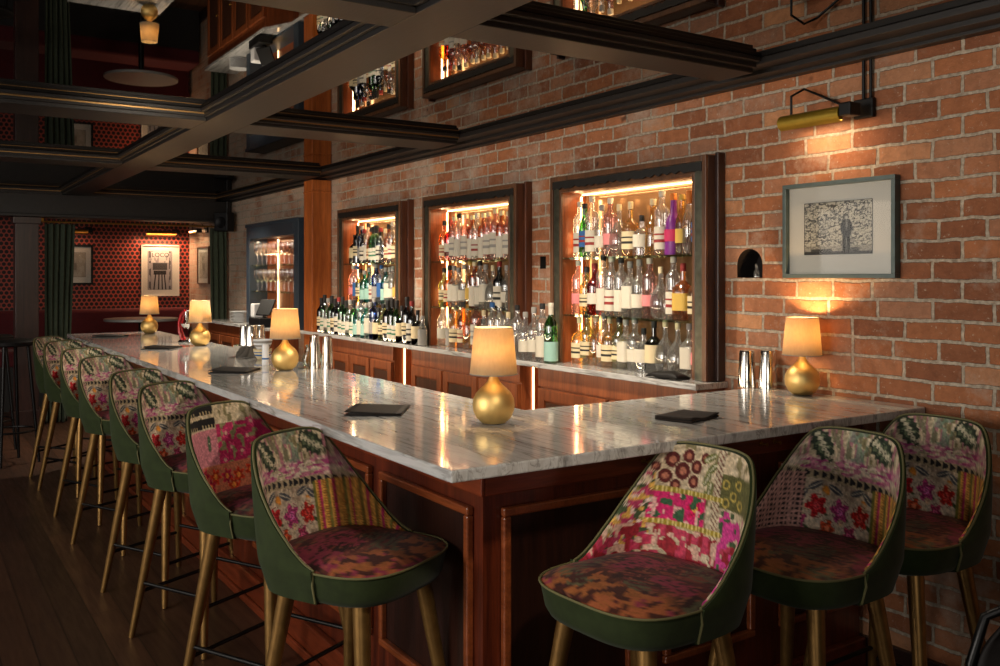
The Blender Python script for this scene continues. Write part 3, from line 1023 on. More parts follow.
row('gd ol gdb cw gd ol csq cw jar dkb cgl cgl csq cpk'.split(), n3[0] + .112, n3[1] - .085, YN, CT, 'bottom of nearest niche', 'bottles at the bottom of the near niche')
# in front of the frames on the marble
row('dk gr cw gr dk dkw gr gr cw gr tl cwb tl csq bl dkb ol dk gr gr dkb dk dkw dkb sil'.split(), -6.93, -5.16, -0.146, CT, 'long marble row by pillar', 'bottles along the back bar marble', 0.001)
row('cgl cbl cwt cgl cwb cw cw cwb gw'.split(), -4.50, -3.76, -0.146, CT, 'between nearest two niches', 'bottles between the nearest niches', 0.001)
for k, (e, used, wds, r) in list(protos.items()):
    if not used:
        for ch in list(e.children):
            bpy.data.objects.remove(ch)
        bpy.data.objects.remove(e)

# ================================================================== PILLAR, WINE CABINET, REGISTER
pl = MB().box(-7.21, -7.03, -0.172, -0.002, FZ, ZB - 0.001)
pl.box(-7.214, -7.026, -0.176, -0.001, 2.20, 2.215)
o = tag(pl.build('wooden_pillar', M['pillar'], bevel=0.004), 'square orange pine pillar against the brick wall, left of the bottle niches', 'pillar')

wc = thing('glass_cabinet', 'blue black glass cabinet with wine glasses, left of the wooden pillar', 'cabinet', (-7.95, 0, CT + 0.001))
x0, x1 = -0.72, 0.66
zt = 0.93
m = MB()
m.box(x0, x0 + 0.09, -0.19, -0.002, 0, zt); m.box(x1 - 0.11, x1, -0.19, -0.002, 0, zt)
m.box(x0 + 0.09, x1 - 0.11, -0.19, -0.002, 0.80, zt); m.box(x0 + 0.09, x1 - 0.11, -0.19, -0.002, 0, 0.02)
m.box(x0 - 0.01, x1 + 0.01, -0.20, -0.002, zt - 0.02, zt + 0.01)
m.build('case', M['blue_black'], wc, bevel=0.004)
MB().box(x0 + 0.09, x1 - 0.11, -0.012, -0.002, 0.02, 0.80).build('back_panel', M['niche_wood'], wc)
for z in (0.30, 0.545):
    MB().box(x0 + 0.0905, x1 - 0.1105, -0.17, -0.013, z, z + 0.008).build('shelf', M['shelf_glass'], wc)
light('AREA', 'cabinet_strip_light', (-7.95 + x0 + 0.34, -0.10, CT + 0.78), 3.0, (1, 0.66, 0.36), (-7.95 + x0 + 0.34, -0.05, CT), 0.7, 0.02)
MB().box(x0 + 0.40, x0 + 0.412, -0.022, -0.0135, 0.025, 0.79).build('light_strip', M['led'], wc)
wg = MB().lathe([(0.032, 0), (0.004, 0.004), (0.0035, 0.085), (0.026, 0.105), (0.040, 0.145), (0.034, 0.205)], seg=16, cap=False)
wgo = wg.build('wine_glass', M['stem_glass'], smooth=True)
used = False
for z, nm in ((0.3085, 'lower shelf'), (0.5535, 'upper shelf')):
    i = 0
    for q in range(2):
        for j in range(9):
            x = -7.95 + x0 + 0.15 + j * 0.118 + (0.055 if q else 0)
            if x > -7.95 + x1 - 0.15:
                continue
            oo = wgo.copy() if used else wgo
            if used:
                C.objects.link(oo)
            used = True
            oo.location = (x, -0.125 + 0.07 * q, CT + z + 0.001)
            tag(oo, 'wine glass, %s from left in the %s row, %s of the glass cabinet' % (ORD[j], 'back' if q else 'front', nm), 'glass', 'wine glasses in the glass cabinet')

# cash register
pt = thing('cash_register', 'black cash register with a tilted screen in front of the glass cabinet', 'cash register', (-7.98, -0.272, CT + 0.0005), -0.03)
MB().box(-0.19, 0.13, -0.06, 0.06, 0, 0.075).build('drawer_base', M['black'], pt, bevel=0.006)
sc_ = MB().box(-0.085, 0.085, -0.007, 0.007, 0, 0.16)
sc_.xf(Matrix.Translation((0.055, -0.005, 0.10)) @ Matrix.Rotation(0.5, 4, 'Z') @ Matrix.Rotation(-0.5, 4, 'X'))
sc_.build('screen', M['black'], pt, bevel=0.005)
MB().tube([(0.02, 0.02, 0.076), (0.03, 0.03, 0.15)], 0.018).build('stand', M['black_metal'], pt, smooth=True)
MB().box(-0.17, -0.055, -0.05, 0.05, 0.0755, 0.20).build('receipt_printer', M['white'], pt, bevel=0.01)
for i in range(8):
    p = MB().lathe([(0.04, 0), (0.045, 0.003), (0.088, 0.010), (0.092, 0.0125), (0.085, 0.0125), (0.04, 0.006), (0, 0.006)], seg=32)
    po = p.build('plate', M['white'], smooth=True)
    po.location = (-8.86, -0.2, CT + 0.001 + i * 0.0132)
    tag(po, 'white round plate in the stack beside the green curtain, %s from the bottom' % ORD[i], 'plate', 'stacked white plates')
    if i == 0:
        p0 = po

# ================================================================== TABLE LAMPS
lampE = bpy.data.objects.new('table_lamp', None)
C.objects.link(lampE)
bs = MB().lathe([(0.026, 0), (0.036, 0.002), (0.052, 0.016), (0.0625, 0.038), (0.0645, 0.056), (0.0625, 0.074), (0.054, 0.092), (0.042, 0.105), (0.030, 0.115), (0.020, 0.126), (0.0135, 0.140), (0.0105, 0.155), (0.009, 0.170)], seg=40)
bs.build('base', M['gold'], lampE, smooth=True)
sh = MB().lathe([(0.0730, 0.150), (0.0595, 0.293)], seg=48, cap=False)
sho = sh.build('shade', M['shade'], lampE, smooth=True)
md = sho.modifiers.new('solid', 'SOLIDIFY'); md.thickness = 0.0012
for z, r in ((0.151, 0.0731), (0.292, 0.0597)):
    MB().tube([(r * math.cos(a * PI / 24), r * math.sin(a * PI / 24), z) for a in range(48)], 0.0013, 6, True).build('shade_hem', M['cloth_white'], sho, smooth=True)
MB().lathe([(0.008, 0.170), (0.009, 0.195), (0.017, 0.215), (0.018, 0.235), (0.010, 0.250), (0, 0.253)], seg=16).build('bulb', M['bulb'], lampE, smooth=True)
sp = MB()
for q in range(3):
    a = q * 2 * PI / 3
    sp.tube([(0.008 * math.cos(a), 0.008 * math.sin(a), 0.185), (0.060 * math.cos(a), 0.060 * math.sin(a), 0.280)], 0.0010, 6)
sp.build('shade_carrier', M['brass_dull'], lampE)
LAMPS = [((-2.345, -1.434), 'lit gold gourd table lamp nearest the camera, at the corner of the marble bar'),
         ((-4.22, -1.415), 'lit gold table lamp on the long bar beside the steel shaker tins'),
         ((-5.98, -1.345), 'lit gold table lamp standing right of the red citrus press'),
         ((-7.50, -1.33), 'farthest lit gold table lamp, at the far end of the marble bar'),
         ((-2.268, -0.092), 'lit gold table lamp against the brick wall below the framed picture')]
for i, ((x, y), lab) in enumerate(LAMPS):
    place(lampE, i > 0, (x, y, CT + 0.0005), 0.4 * i, lab, 'lamp', 'gold table lamps on the marble')
    light('POINT', 'lamp_bulb_light', (x, y, CT + 0.262), 6.2, (1, 0.58, 0.24), None, 0.012)

# ================================================================== THINGS ON THE BAR
def rz_box(name, w_, d_, h_, mat, bev=0.002):
    return MB().box(-w_ / 2, w_ / 2, -d_ / 2, d_ / 2, 0, h_).build(name, mat, bevel=bev)


def menu(x, y, rz, lab, hinge=0.012):
    t = thing('menu_folder', lab, 'menu', (x, y, CT + 0.0005), rz, 'black menu folders on the bar')
    MB().box(-0.103, 0.103, -0.092, 0.092, 0, 0.0035).build('back_cover', M['leather'], t, bevel=0.001)
    c = MB().grid(lambda u, v: (-0.103 + 0.206 * u, -0.092 + 0.184 * v, 0.0062 + 0.007 * (1 - v) ** 2 * (0.6 + 0.4 * math.sin(u * 2))), 8, 8)
    co = c.build('front_cover', M['leather_brown'], t, smooth=True)
    s_ = co.modifiers.new('solid', 'SOLIDIFY'); s_.thickness = 0.002; s_.offset = 1
    MB().box(-0.098, 0.098, -0.086, 0.088, 0.0037, 0.0055).build('pages', M['cloth'], t)


menu(-2.755, -1.625, 0.95 - PI / 2, 'black menu folder on the long bar left of the nearest lamp')
menu(-4.285, -1.635, 0.95 - PI / 2, 'black menu folder on the long bar left of the second lamp')
menu(-5.90, -1.60, 0.95 - PI / 2, 'black menu folder before the third lamp from the camera')
menu(-7.25, -1.66, 0.95 - PI / 2, 'farthest black menu folder, near the far end of the bar')

# folded napkin on the short arm
nk = thing('folded_napkin', 'dark grey folded napkin lying on the short arm of the marble bar', 'napkin', (-2.085, -0.875, CT + 0.0005), 0.25)
for k in range(2):
    g = MB().grid(lambda u, v: (-0.065 + 0.13 * u, -0.085 + 0.17 * v, 0.003 + 0.0065 * k + 0.004 * math.sin(v * 7 + k) * u + 0.004 * (u - .5) ** 2), 14, 18)
    go = g.build('cloth_fold', M['cloth'], nk, smooth=True)
    s_ = go.modifiers.new('solid', 'SOLIDIFY'); s_.thickness = 0.0055; s_.offset = 0
# black folded cloth on the back bar
bc = MB().grid(lambda u, v: (-0.09 + 0.18 * u, -0.045 + 0.09 * v, 0.008 + 0.026 * (math.sin(PI * u) ** .4) * (math.sin(PI * v) ** .4) + 0.003 * math.sin(9 * u + 3 * v)), 18, 12)
bo = bc.build('bar_cloth', M['leather'], smooth=True)
s_ = bo.modifiers.new('solid', 'SOLIDIFY'); s_.thickness = 0.007; s_.offset = -1
bo.location = (-2.95, -0.135, CT + 0.001)
bo.rotation_euler = (0, 0, 0.1)
tag(bo, 'folded black bar cloth on the marble below the nearest niche', 'cloth')


def tin(x, y, h, r0, r1, lab, group, z=CT + 0.0005, name='shaker_tin', flip=False):
    pr_ = [(r0, 0), (r0 * 1.02, 0.003), (r1, h - 0.002), (r1, h), (r1 - 0.002, h), (r0 * 0.95, 0.006), (0, 0.006)]
    if flip:
        pr_ = [(r1, 0), (r1, 0.004), (r0, h - 0.006), (r0 * 0.92, h), (0, h)]
    o = MB().lathe(pr_, seg=32).build(name, M['steel'], smooth=True)
    o.location = (x, y, z)
    return tag(o, lab, 'shaker', group)


tin(-2.545, -0.085, 0.148, 0.030, 0.037, 'steel shaker tin by the brick wall, the left one of two beside the wall lamp', 'steel shakers', flip=True)
tin(-2.468, -0.050, 0.152, 0.030, 0.038, 'steel shaker tin by the brick wall, the right one of two beside the wall lamp', 'steel shakers', flip=True)
tin(-4.20, -1.275, 0.165, 0.022, 0.029, 'tall steel shaker tin right of the second lamp, the nearer of a pair', 'steel shakers', flip=True)
tin(-4.135, -1.235, 0.160, 0.021, 0.028, 'steel shaker tin right of the second lamp, the one by the bar edge', 'steel shakers', flip=True)
# tray with tins left of the second lamp
tr = MB().lathe([(0.085, 0), (0.088, 0.003), (0.098, 0.062), (0.100, 0.064), (0.094, 0.064), (0.084, 0.008), (0, 0.008)], seg=32)
to = tr.build('steel_tub', M['steel'], smooth=True)
to.location = (-5.05, -1.31, CT + 0.0005)
tag(to, 'round grey steel tub holding upturned shaker tins on the long bar', 'tub')
for i, (dx, dy) in enumerate(((-0.038, -0.022), (0.042, -0.012), (0.0, 0.045))):
    tin(-5.05 + dx, -1.31 + dy, 0.165, 0.028, 0.036, 'steel shaker tin standing in the round steel tub, %s' % ('front left one', 'front right one', 'rear one')[i], 'steel shakers', z=CT + 0.0095, flip=True)
# bowls
for i, (z, r, c, lab) in enumerate(((0, .050, 'cloth_white', 'blue banded bowl at the bottom of the pair beside the white canister'), (0.050, .052, 'paper', 'pale patterned bowl stacked on the blue banded bowl'))):
    b = MB().lathe([(r * .45, 0), (r * .55, 0.002), (r * .9, 0.034), (r, 0.058), (r * .96, 0.058), (r * .5, 0.008), (0, 0.008)], seg=28)
    e = b.build('bowl', M['white'] if i else LB['cream'], smooth=True)
    e.location = (-4.80, -1.33, CT + 0.0005 + z + (0.0005 if i else 0))
    tag(e, lab, 'bowl')
    MB().lathe([(r * .80, 0.022), (r * .955, 0.044)] if not i else [(r * .80, 0.020), (r * 1.0, 0.052)], seg=28, cap=False).build('painted_band', LB['blue'] if not i else LB['grey'], e, smooth=True)
cn = thing('canister', 'slim white canister with a blue line, left of the second lamp', 'canister', (-4.49, -1.42, CT + 0.0005))
MB().lathe([(0.016, 0), (0.017, 0.002), (0.017, 0.10), (0.015, 0.104), (0, 0.104)], seg=20).build('body', M['white'], cn, smooth=True)
MB().lathe([(0.0173, 0.03), (0.0173, 0.038)], seg=20, cap=False).build('band', LB['blue'], cn, smooth=True)
# glass mixing carafe next to the tins
cg = MB().lathe([(0.03, 0), (0.048, 0.01), (0.052, 0.04), (0.040, 0.075), (0.034, 0.10), (0.036, 0.11)], seg=24, cap=False)
co = cg.build('mixing_glass', M['shelf_glass'], smooth=True)
co.location = (-4.285, -1.25, CT + 0.0008)
tag(co, 'round clear mixing glass between the second lamp and the steel tins', 'glass')
# citrus press
cp = thing('citrus_press', 'red hand lever citrus press with chrome arm, left of the third lamp', 'citrus press', (-6.37, -1.33, CT + 0.0005), 0.58)
MB().lathe([(0.055, 0), (0.058, 0.004), (0.05, 0.016), (0.02, 0.02)], seg=24).build('foot', M['chrome'], cp, smooth=True)
for dx in (-0.012, 0.012):
    MB().tube([(-0.03, dx, 0.015), (-0.055, dx, 0.07), (-0.058, dx, 0.13), (-0.04, dx, 0.185), (-0.005, dx, 0.215)], 0.0095, 10).build('red_frame', M['red_enamel'], cp, smooth=True)
MB().lathe([(0.012, 0.09), (0.030, 0.105), (0.038, 0.125), (0.036, 0.128)], (-0.005, 0, 0), 20).build('cup', M['chrome'], cp, smooth=True)
MB().tube([(-0.005, 0, 0.128), (-0.005, 0, 0.21)], 0.009, 10).build('plunger', M['chrome'], cp, smooth=True)
MB().tube([(-0.01, 0.0, 0.212), (0.05, 0, 0.218), (0.15, 0, 0.212), (0.20, 0, 0.205)], [0.008, 0.005, 0.005, 0.009], 10).build('lever', M['chrome'], cp, smooth=True)
# tiny bottle in the arched hole
vb = MB().lathe([(0.010, 0), (0.012, 0.002), (0.012, 0.022), (0.005, 0.034), (0.005, 0.052), (0.006, 0.054)], seg=14)
vo = vb.build('vial', GL['clear'], smooth=True)
vo.location = (-2.585, 0.018, AZ0 + 0.0005)
tag(vo, 'tiny clear glass vial standing in the arched hole in the bricks', 'vial')

# ================================================================== PAINTED MESHES
def lin_np(a):
    a = np.clip(a, 0, 1)
    return np.where(a <= 0.04045, a / 12.92, ((a + 0.055) / 1.055) ** 2.4)


def vnoise(x, y, seed):
    r = np.random.RandomState(seed)
    g = r.rand(64, 64)
    xi = np.floor(x).astype(int); yi = np.floor(y).astype(int)
    fx = x - xi; fy = y - yi
    fx = fx * fx * (3 - 2 * fx); fy = fy * fy * (3 - 2 * fy)
    a = g[yi % 64, xi % 64]; b = g[yi % 64, (xi + 1) % 64]; c = g[(yi + 1) % 64, xi % 64]; d = g[(yi + 1) % 64, (xi + 1) % 64]
    return (a * (1 - fx) + b * fx) * (1 - fy) + (c * (1 - fx) + d * fx) * fy


def col8(*c):
    return np.array(c, dtype=float) / 255


def put(img, m, c):
    m = np.clip(m, 0, 1)[:, None]
    return img * (1 - m) + np.asarray(c)[None, :] * m


def soft(d, e=0.0015):
    return np.clip(0.5 - d / e, 0, 1)


def ell(X, Z, cx, cz, rx, rz, ang=0.0):
    ca, sa = math.cos(ang), math.sin(ang)
    x = (X - cx) * ca + (Z - cz) * sa
    z = -(X - cx) * sa + (Z - cz) * ca
    q = np.sqrt((x / rx) ** 2 + (z / rz) ** 2)
    return (q - 1) * min(rx, rz), x / rx, z / rz


def flower(img, X, Z, cx, cz, r, c1, c2, n=5, seed=0):
    a = np.arctan2(Z - cz, X - cx)
    d = np.sqrt((X - cx) ** 2 + (Z - cz) ** 2)
    rr = r * (0.78 + 0.22 * np.cos(n * a + seed))
    img = put(img, soft(d - rr), c1)
    img = put(img, soft(np.abs(d - rr * .62) - r * .07) * .7, np.asarray(c1) * .55)
    img = put(img, soft(d - r * .32), c2)
    return img


def leaf(img, X, Z, cx, cz, rx, rz, ang, c=(48, 62, 44)):
    d, lx, lz = ell(X, Z, cx, cz, rx, rz, ang)
    img = put(img, soft(d), col8(*c))
    veins = (np.abs(np.sin(lx * 9 + np.abs(lz) * 5)) < .35) & (np.abs(lz) < .72)
    img = put(img, soft(d + rz * .18) * veins * .75, col8(196, 190, 160))
    img = put(img, soft(np.abs(lz) * rz - .0022) * soft(d + rz * .2), col8(206, 200, 170))
    return img


def paint_back(X, Z, var):
    X = -X
    n1 = vnoise(X * 90 + 7, Z * 40 + 3, 1); n2 = vnoise(X * 40 + 5, Z * 120 + 9, 2); n3 = vnoise(X * 30 + 40, Z * 30 + 20, 3); n4 = vnoise(X * 220 + 30, Z * 220 + 9, 4)
    img = np.ones((len(X), 3)) * col8(204, 184, 152)
    img = put(img, (n1 > .58) * .45, col8(140, 130, 106))
    img = put(img, (n2 > .62) * .55, col8(230, 214, 184))
    img = put(img, ((n1 * n3) > .46) * .7, col8(112, 104, 66))
    if var in (0, 2):
        # rosy and grey strokes over the upper half
        up = soft(.205 - Z, .01)
        img = put(img, up * (vnoise(X * 130, Z * 26, 14) > .62) * .75, col8(176, 104, 124))
        img = put(img, up * (vnoise(X * 110 + 9, Z * 30 + X * 30 + 20, 15) > .66) * .7, col8(112, 112, 84))
        img = put(img, up * soft(np.abs(X - .01) - .035, .02) * (vnoise(X * 60 + 9, Z * 50, 16) > .5) * .6, col8(120, 156, 132))
        band = soft(np.abs(Z - .190) - .026, .014)
        img = put(img, band * (vnoise(X * 44, Z * 130, 11) > .44) * .8, col8(212, 122, 158))
        img = put(img, band * (vnoise(X * 60 + 9, Z * 150, 12) > .68) * .85, col8(176, 62, 126))
        img = put(img, band * (vnoise(X * 50 + 19, Z * 170, 13) > .62), col8(226, 206, 186))
        # variegated leaves in the two top corners
        for cx, cz, ang in ((-.112, .252, -.95), (.100, .262, -.55)):
            d, lx, lz = ell(X, Z, cx, cz, .050, .030, ang)
            d = d + .0035 * np.sin(lx * 16)
            img = put(img, soft(d), col8(50, 60, 46))
            img = put(img, soft(d + .008) * (vnoise(X * 150, Z * 150, 17) > .45) * .8, col8(112, 122, 92))
            core = soft(np.abs(lz) * .030 - .0075 + .004 * np.sin(lx * 20)) * soft(np.abs(lx) - .86, .05)
            img = put(img, core, col8(206, 196, 166))
            img = put(img, soft(d) * (np.abs(np.sin(lx * 11 + np.abs(lz) * 3)) < .16) * .8, col8(34, 40, 34))
        # slanting chevron band
        bz = .160 - .06 * X
        cb = soft(np.abs(Z - bz) - .012)
        img = put(img, cb, col8(186, 166, 134))
        q = np.mod(X * 38, 1)
        img = put(img, cb * (q < .65) * (np.abs(Z - bz) < .0115 * (1 - q)), col8(44, 42, 46))
        # slate leaves and birds under it
        low = soft(Z - .146 + .06 * X)
        img = put(img, low * .85, col8(224, 202, 176))
        img = put(img, low * (vnoise(X * 80, Z * 80, 18) > .58) * .6, col8(150, 124, 108))
        for cx, cz, rx, ang in ((-.12, .135, .026, .5), (-.05, .128, .030, -.4), (.03, .132, .026, .3), (.07, .120, .022, -.7), (-.155, .105, .020, 1.1), (.0, .028, .026, .4), (-.09, .03, .026, -.5)):
            d, lx, lz = ell(X, Z, cx, cz, rx, .0095, ang)
            img = put(img, soft(d) * low, col8(82, 84, 92))
            img = put(img, soft(np.abs(lz) * .0095 - .0016) * soft(d), col8(206, 196, 176))
        for cx, cz in ((-.085, .122), (.055, .10), (-.02, .045), (-.15, .06)):
            d, _, _ = ell(X, Z, cx, cz, .012, .016, .3)
            img = put(img, soft(d), col8(230, 150, 62))
        # roses and tulips
        for cx, cz, r, c in ((-.110, .076, .037, (222, 44, 52)), (-.030, .072, .036, (220, 84, 150)), (.045, .066, .035, (226, 56, 48)), (-.070, .016, .028, (232, 92, 56)), (-.165, .03, .030, (212, 70, 132)), (.012, .012, .028, (212, 76, 120))):
            img = put(img, soft(np.sqrt((X - cx) ** 2 + (Z - cz) ** 2) - r - .009, .004) * .8, col8(226, 206, 182))
            img = flower(img, X, Z, cx, cz, r, col8(*c), np.clip(col8(*c) * 1.12 + .14, 0, 1), 5, cx * 90)
            dd = np.sqrt((X - cx) ** 2 + (Z - cz) ** 2); aa = np.arctan2(Z - cz, X - cx)
            img = put(img, soft(dd - r) * (np.sin(dd * 700 + aa * 2) > .72) * .7, np.clip(col8(*c) * .55, 0, 1))
            d, _, _ = ell(X, Z, cx + r, cz - r * .7, .013, .005, -.7)
            img = put(img, soft(d), col8(74, 92, 62))
        # woven stripes on one flank
        st = soft(.082 - X) * soft(Z - .150)
        u = np.mod((X - .082) * 20, 1)
        img = put(img, st, col8(230, 172, 84))
        img = put(img, st * (u < .22), col8(132, 128, 64))
        img = put(img, st * (u > .42) * (u < .62), col8(206, 62, 110))
        img = put(img, st * (np.mod(X * 150, 1) < .4) * (np.mod(Z * 130, 1) < .45) * .8, col8(150, 82, 34))
        # dotted strip on the other
        dt = soft(X + .150) * soft(Z - .170)
        img = put(img, dt, col8(196, 150, 140))
        img = put(img, dt * (np.mod(X * 70, 1) < .5) * (np.mod(Z * 70, 1) < .5), col8(50, 40, 44))
    elif var == 1:
        # rosettes on cream
        X = (X + .035) * .88
        for cx, cz, r in ((-.080, .256, .021), (-.036, .270, .018), (-.094, .212, .019), (-.048, .230, .023), (-.006, .246, .018), (-.010, .208, .017), (-.064, .192, .015), (.018, .272, .014), (-.120, .235, .013)):
            d = np.sqrt((X - cx) ** 2 + (Z - cz) ** 2)
            img = put(img, soft(d - r - .003), col8(222, 200, 166))
            img = put(img, soft(d - r), col8(96, 40, 38))
            img = put(img, soft(d - r * .45), col8(190, 120, 96))
        for i in range(5):
            img = leaf(img, X, Z, .035 + .012 * (i % 2), .275 - .026 * i, .022, .010, .5 + i * .3, (108, 112, 60))
        # olive roses at right
        ol = soft(.08 - X) * soft(.16 - Z) * soft(Z - .245)
        img = put(img, ol * .9, col8(84, 84, 44))
        for cx, cz in ((.10, .22), (.13, .195), (.105, .175), (.145, .225), (.16, .18)):
            img = put(img, soft(np.abs(np.sqrt((X - cx) ** 2 + (Z - cz) ** 2) - .010) - .0025), col8(190, 166, 84))
        wh = soft(np.abs(X - .073) - .010)
        img = put(img, wh, col8(206, 190, 160))
        img = put(img, wh * (np.mod(Z * 70 + X * 70, 1) < .35), col8(126, 84, 70))
        # hot pink field with leaves, yellow edged
        pk = soft(np.abs(X + .045) - .085) * soft(np.abs(Z - .135) - .040)
        img = put(img, pk, col8(214, 44, 110))
        img = flower(img, X, Z, .005, .14, .030, col8(232, 30, 96), col8(250, 190, 90), 6)
        img = put(img, pk * (vnoise(X * 55, Z * 55, 21) > .66), col8(60, 96, 66))
        img = put(img, pk * (vnoise(X * 70 + 5, Z * 60, 22) > .76), col8(232, 180, 170))
        for q in (.178, .092):
            e = soft(np.abs(Z - q) - .007) * soft(np.abs(X + .03) - .13)
            img = put(img, e, col8(160, 140, 50))
            img = put(img, e * (np.mod(X * 80, 1) < .4), col8(226, 206, 130))
        side = soft(X + .118) * soft(Z - .22)
        img = put(img, side * (vnoise(X * 44, Z * 40, 28) > .34) * .9, col8(176, 50, 92))
        img = put(img, side * (vnoise(X * 60 + 9, Z * 60, 29) > .60), col8(70, 84, 56))
        img = put(img, side * (vnoise(X * 70 + 19, Z * 66, 30) > .70), col8(216, 170, 84))
        img = put(img, side * (vnoise(X * 90 + 29, Z * 90, 31) > .74), col8(226, 200, 186))
        lowp = soft(Z - .085)
        img = put(img, lowp * (vnoise(X * 40, Z * 46, 23) > .42) * .9, col8(190, 52, 84))
        img = put(img, lowp * (vnoise(X * 60, Z * 30, 24) > .60), col8(150, 40, 50))
        img = put(img, lowp * (vnoise(X * 50 + 9, Z * 50, 25) > .70), col8(210, 170, 150))
        img = put(img, soft(.09 - X) * soft(Z - .155) * (vnoise(X * 44, Z * 40, 26) > .5), col8(206, 66, 140))
        img = put(img, soft(.09 - X) * soft(Z - .155) * (vnoise(X * 60, Z * 60, 27) > .68), col8(70, 90, 60))
    else:
        # black stripes at the upper left, pink and magenta below
        bs_ = soft(X + .03) * soft(.222 - Z)
        img = put(img, bs_ * (np.mod(Z * 22, 1) < .72), col8(24, 22, 24))
        img = put(img, bs_ * (np.mod(Z * 22, 1) < .72) * (np.mod(X * 60, 1) < .25) * (np.mod(Z * 22, 1) < .25), col8(190, 170, 130))
        pk = soft(X + .03) * soft(Z - .222) * soft(.10 - Z)
        img = put(img, pk, col8(206, 130, 140))
        img = leaf(img, X, Z, -.075, .175, .010, .028, 0, (80, 100, 74))
        ma = soft(-.03 - X) * soft(.06 - Z) * soft(Z - .235)
        img = put(img, ma, col8(186, 44, 92))
        for i, (cx, cz) in enumerate(((.02, .20), (.07, .215), (.12, .18), (.04, .15), (.09, .13), (.0, .11), (.14, .23))):
            img = flower(img, X, Z, cx, cz, .021, col8(222, 70, 120), col8(230, 180, 160), 5, i)
        img = put(img, ma * (vnoise(X * 60, Z * 60, 31) > .66), col8(150, 140, 100))
        low = soft(Z - .10)
        img = put(img, low, col8(200, 120, 90))
        for i, (cx, cz) in enumerate(((-.12, .07), (-.06, .06), (.0, .055), (.06, .05), (-.09, .03), (.12, .06), (-.16, .05), (.03, .02))):
            img = flower(img, X, Z, cx, cz, .030, col8(216, 66, 40) if i % 2 else col8(196, 40, 70), col8(240, 150, 70), 6, i)
    img *= (0.80 + 0.36 * n4)[:, None]
    return img


def paint_seat(X, Y, var):
    n1 = vnoise(X * 26 + Y * 20 + 9, Y * 110 - X * 40 + 60, 41 + var); n2 = vnoise(X * 60 + Y * 30 + 30, Y * 170 - X * 50 + 60, 42); n3 = vnoise(X * 14 + 20, Y * 14 + 20, 43 + var)
    img = np.ones((len(X), 3)) * col8(84, 34, 36)
    img = put(img, (n1 > .55) * .85, col8(44, 22, 22))
    img = put(img, (n1 < .30) * .8, col8(128, 62, 48))
    img = put(img, (n2 > .70) * .8, col8(150, 92, 66))
    img = put(img, (n3 > .62) * (n2 > .35) * .8, col8(150, 50, 78))
    edge = soft(.07 - Y - .10 * (n3 - .5), .05)
    img = put(img, edge * (vnoise(X * 46, Y * 46, 44) > .42) * .75, col8(178, 108, 52))
    img = put(img, edge * (vnoise(X * 60 + 9, Y * 40, 45) > .66), col8(70, 34, 26))
    img = put(img, (n3 < .30) * (n2 > .5) * .8, col8(84, 92, 66))
    return img


def painted(name, fn, nu, nv, paint, mat, parent=None, smooth=True):
    vs, pc = [], []
    for j in range(nv + 1):
        for i in range(nu + 1):
            p, q = fn(i / nu, j / nv)
            vs.append(p)
            pc.append(q)
    fs = []
    for j in range(nv):
        for i in range(nu):
            a = j * (nu + 1) + i
            fs.append((a, a + 1, a + nu + 2, a + nu + 1))
    me = bpy.data.meshes.new(name)
    me.from_pydata(vs, [], fs)
    me.materials.append(mat)
    pc = np.array(pc)
    c = lin_np(paint(pc[:, 0], pc[:, 1]))
    at = me.color_attributes.new('Col', 'FLOAT_COLOR', 'POINT')
    at.data.foreach_set('color', np.concatenate([c, np.ones((len(c), 1))], 1).astype(np.float32).ravel())
    me.polygons.foreach_set('use_smooth', [smooth] * len(me.polygons))
    o = bpy.data.objects.new(name, me)
    C.objects.link(o)
    if parent:
        o.parent = parent
    return o


# ================================================================== BAR STOOLS
SZ = 0.765 - FZ          # seat edge height
HB = 0.305          # back height above the seat
WRAP = math.radians(99)
RIM = [(0, 1), (.22, .995), (.33, .975), (.39, .93), (.455, .81), (.55, .60), (.69, .34), (.83, .15), (.93, .055), (1.0, .02)]


def rim_h(s):
    s = abs(s)
    for (a, ha), (b, hb) in zip(RIM[:-1], RIM[1:]):
        if s <= b:
            return ha + (hb - ha) * (s - a) / (b - a)
    return 0.0


def rim_s(s):   # softened
    return HB * (rim_h(s) * .5 + .25 * rim_h(s - .03) + .25 * rim_h(min(abs(s) + .03, 1)))


def outline(phi, inset=0.0, p=3.3, a=0.224, b=0.230):
    sx, cy = math.sin(phi), -math.cos(phi)
    A, B = a - inset, b - inset
    r = 1 / ((abs(sx / A) ** p + abs(cy / B) ** p) ** (1 / p))
    return r * sx, r * cy


def shell_pt(phi, z, inset):
    x, y = outline(phi, inset)
    hh = max(0.0, (z - SZ) / HB)
    x *= 1 - 0.05 * hh ** 1.2
    y -= 0.050 * hh
    if z < SZ:
        k = 1 - 0.10 * (SZ - z) / 0.08
        x *= k; y *= k
    return (x, y, z)


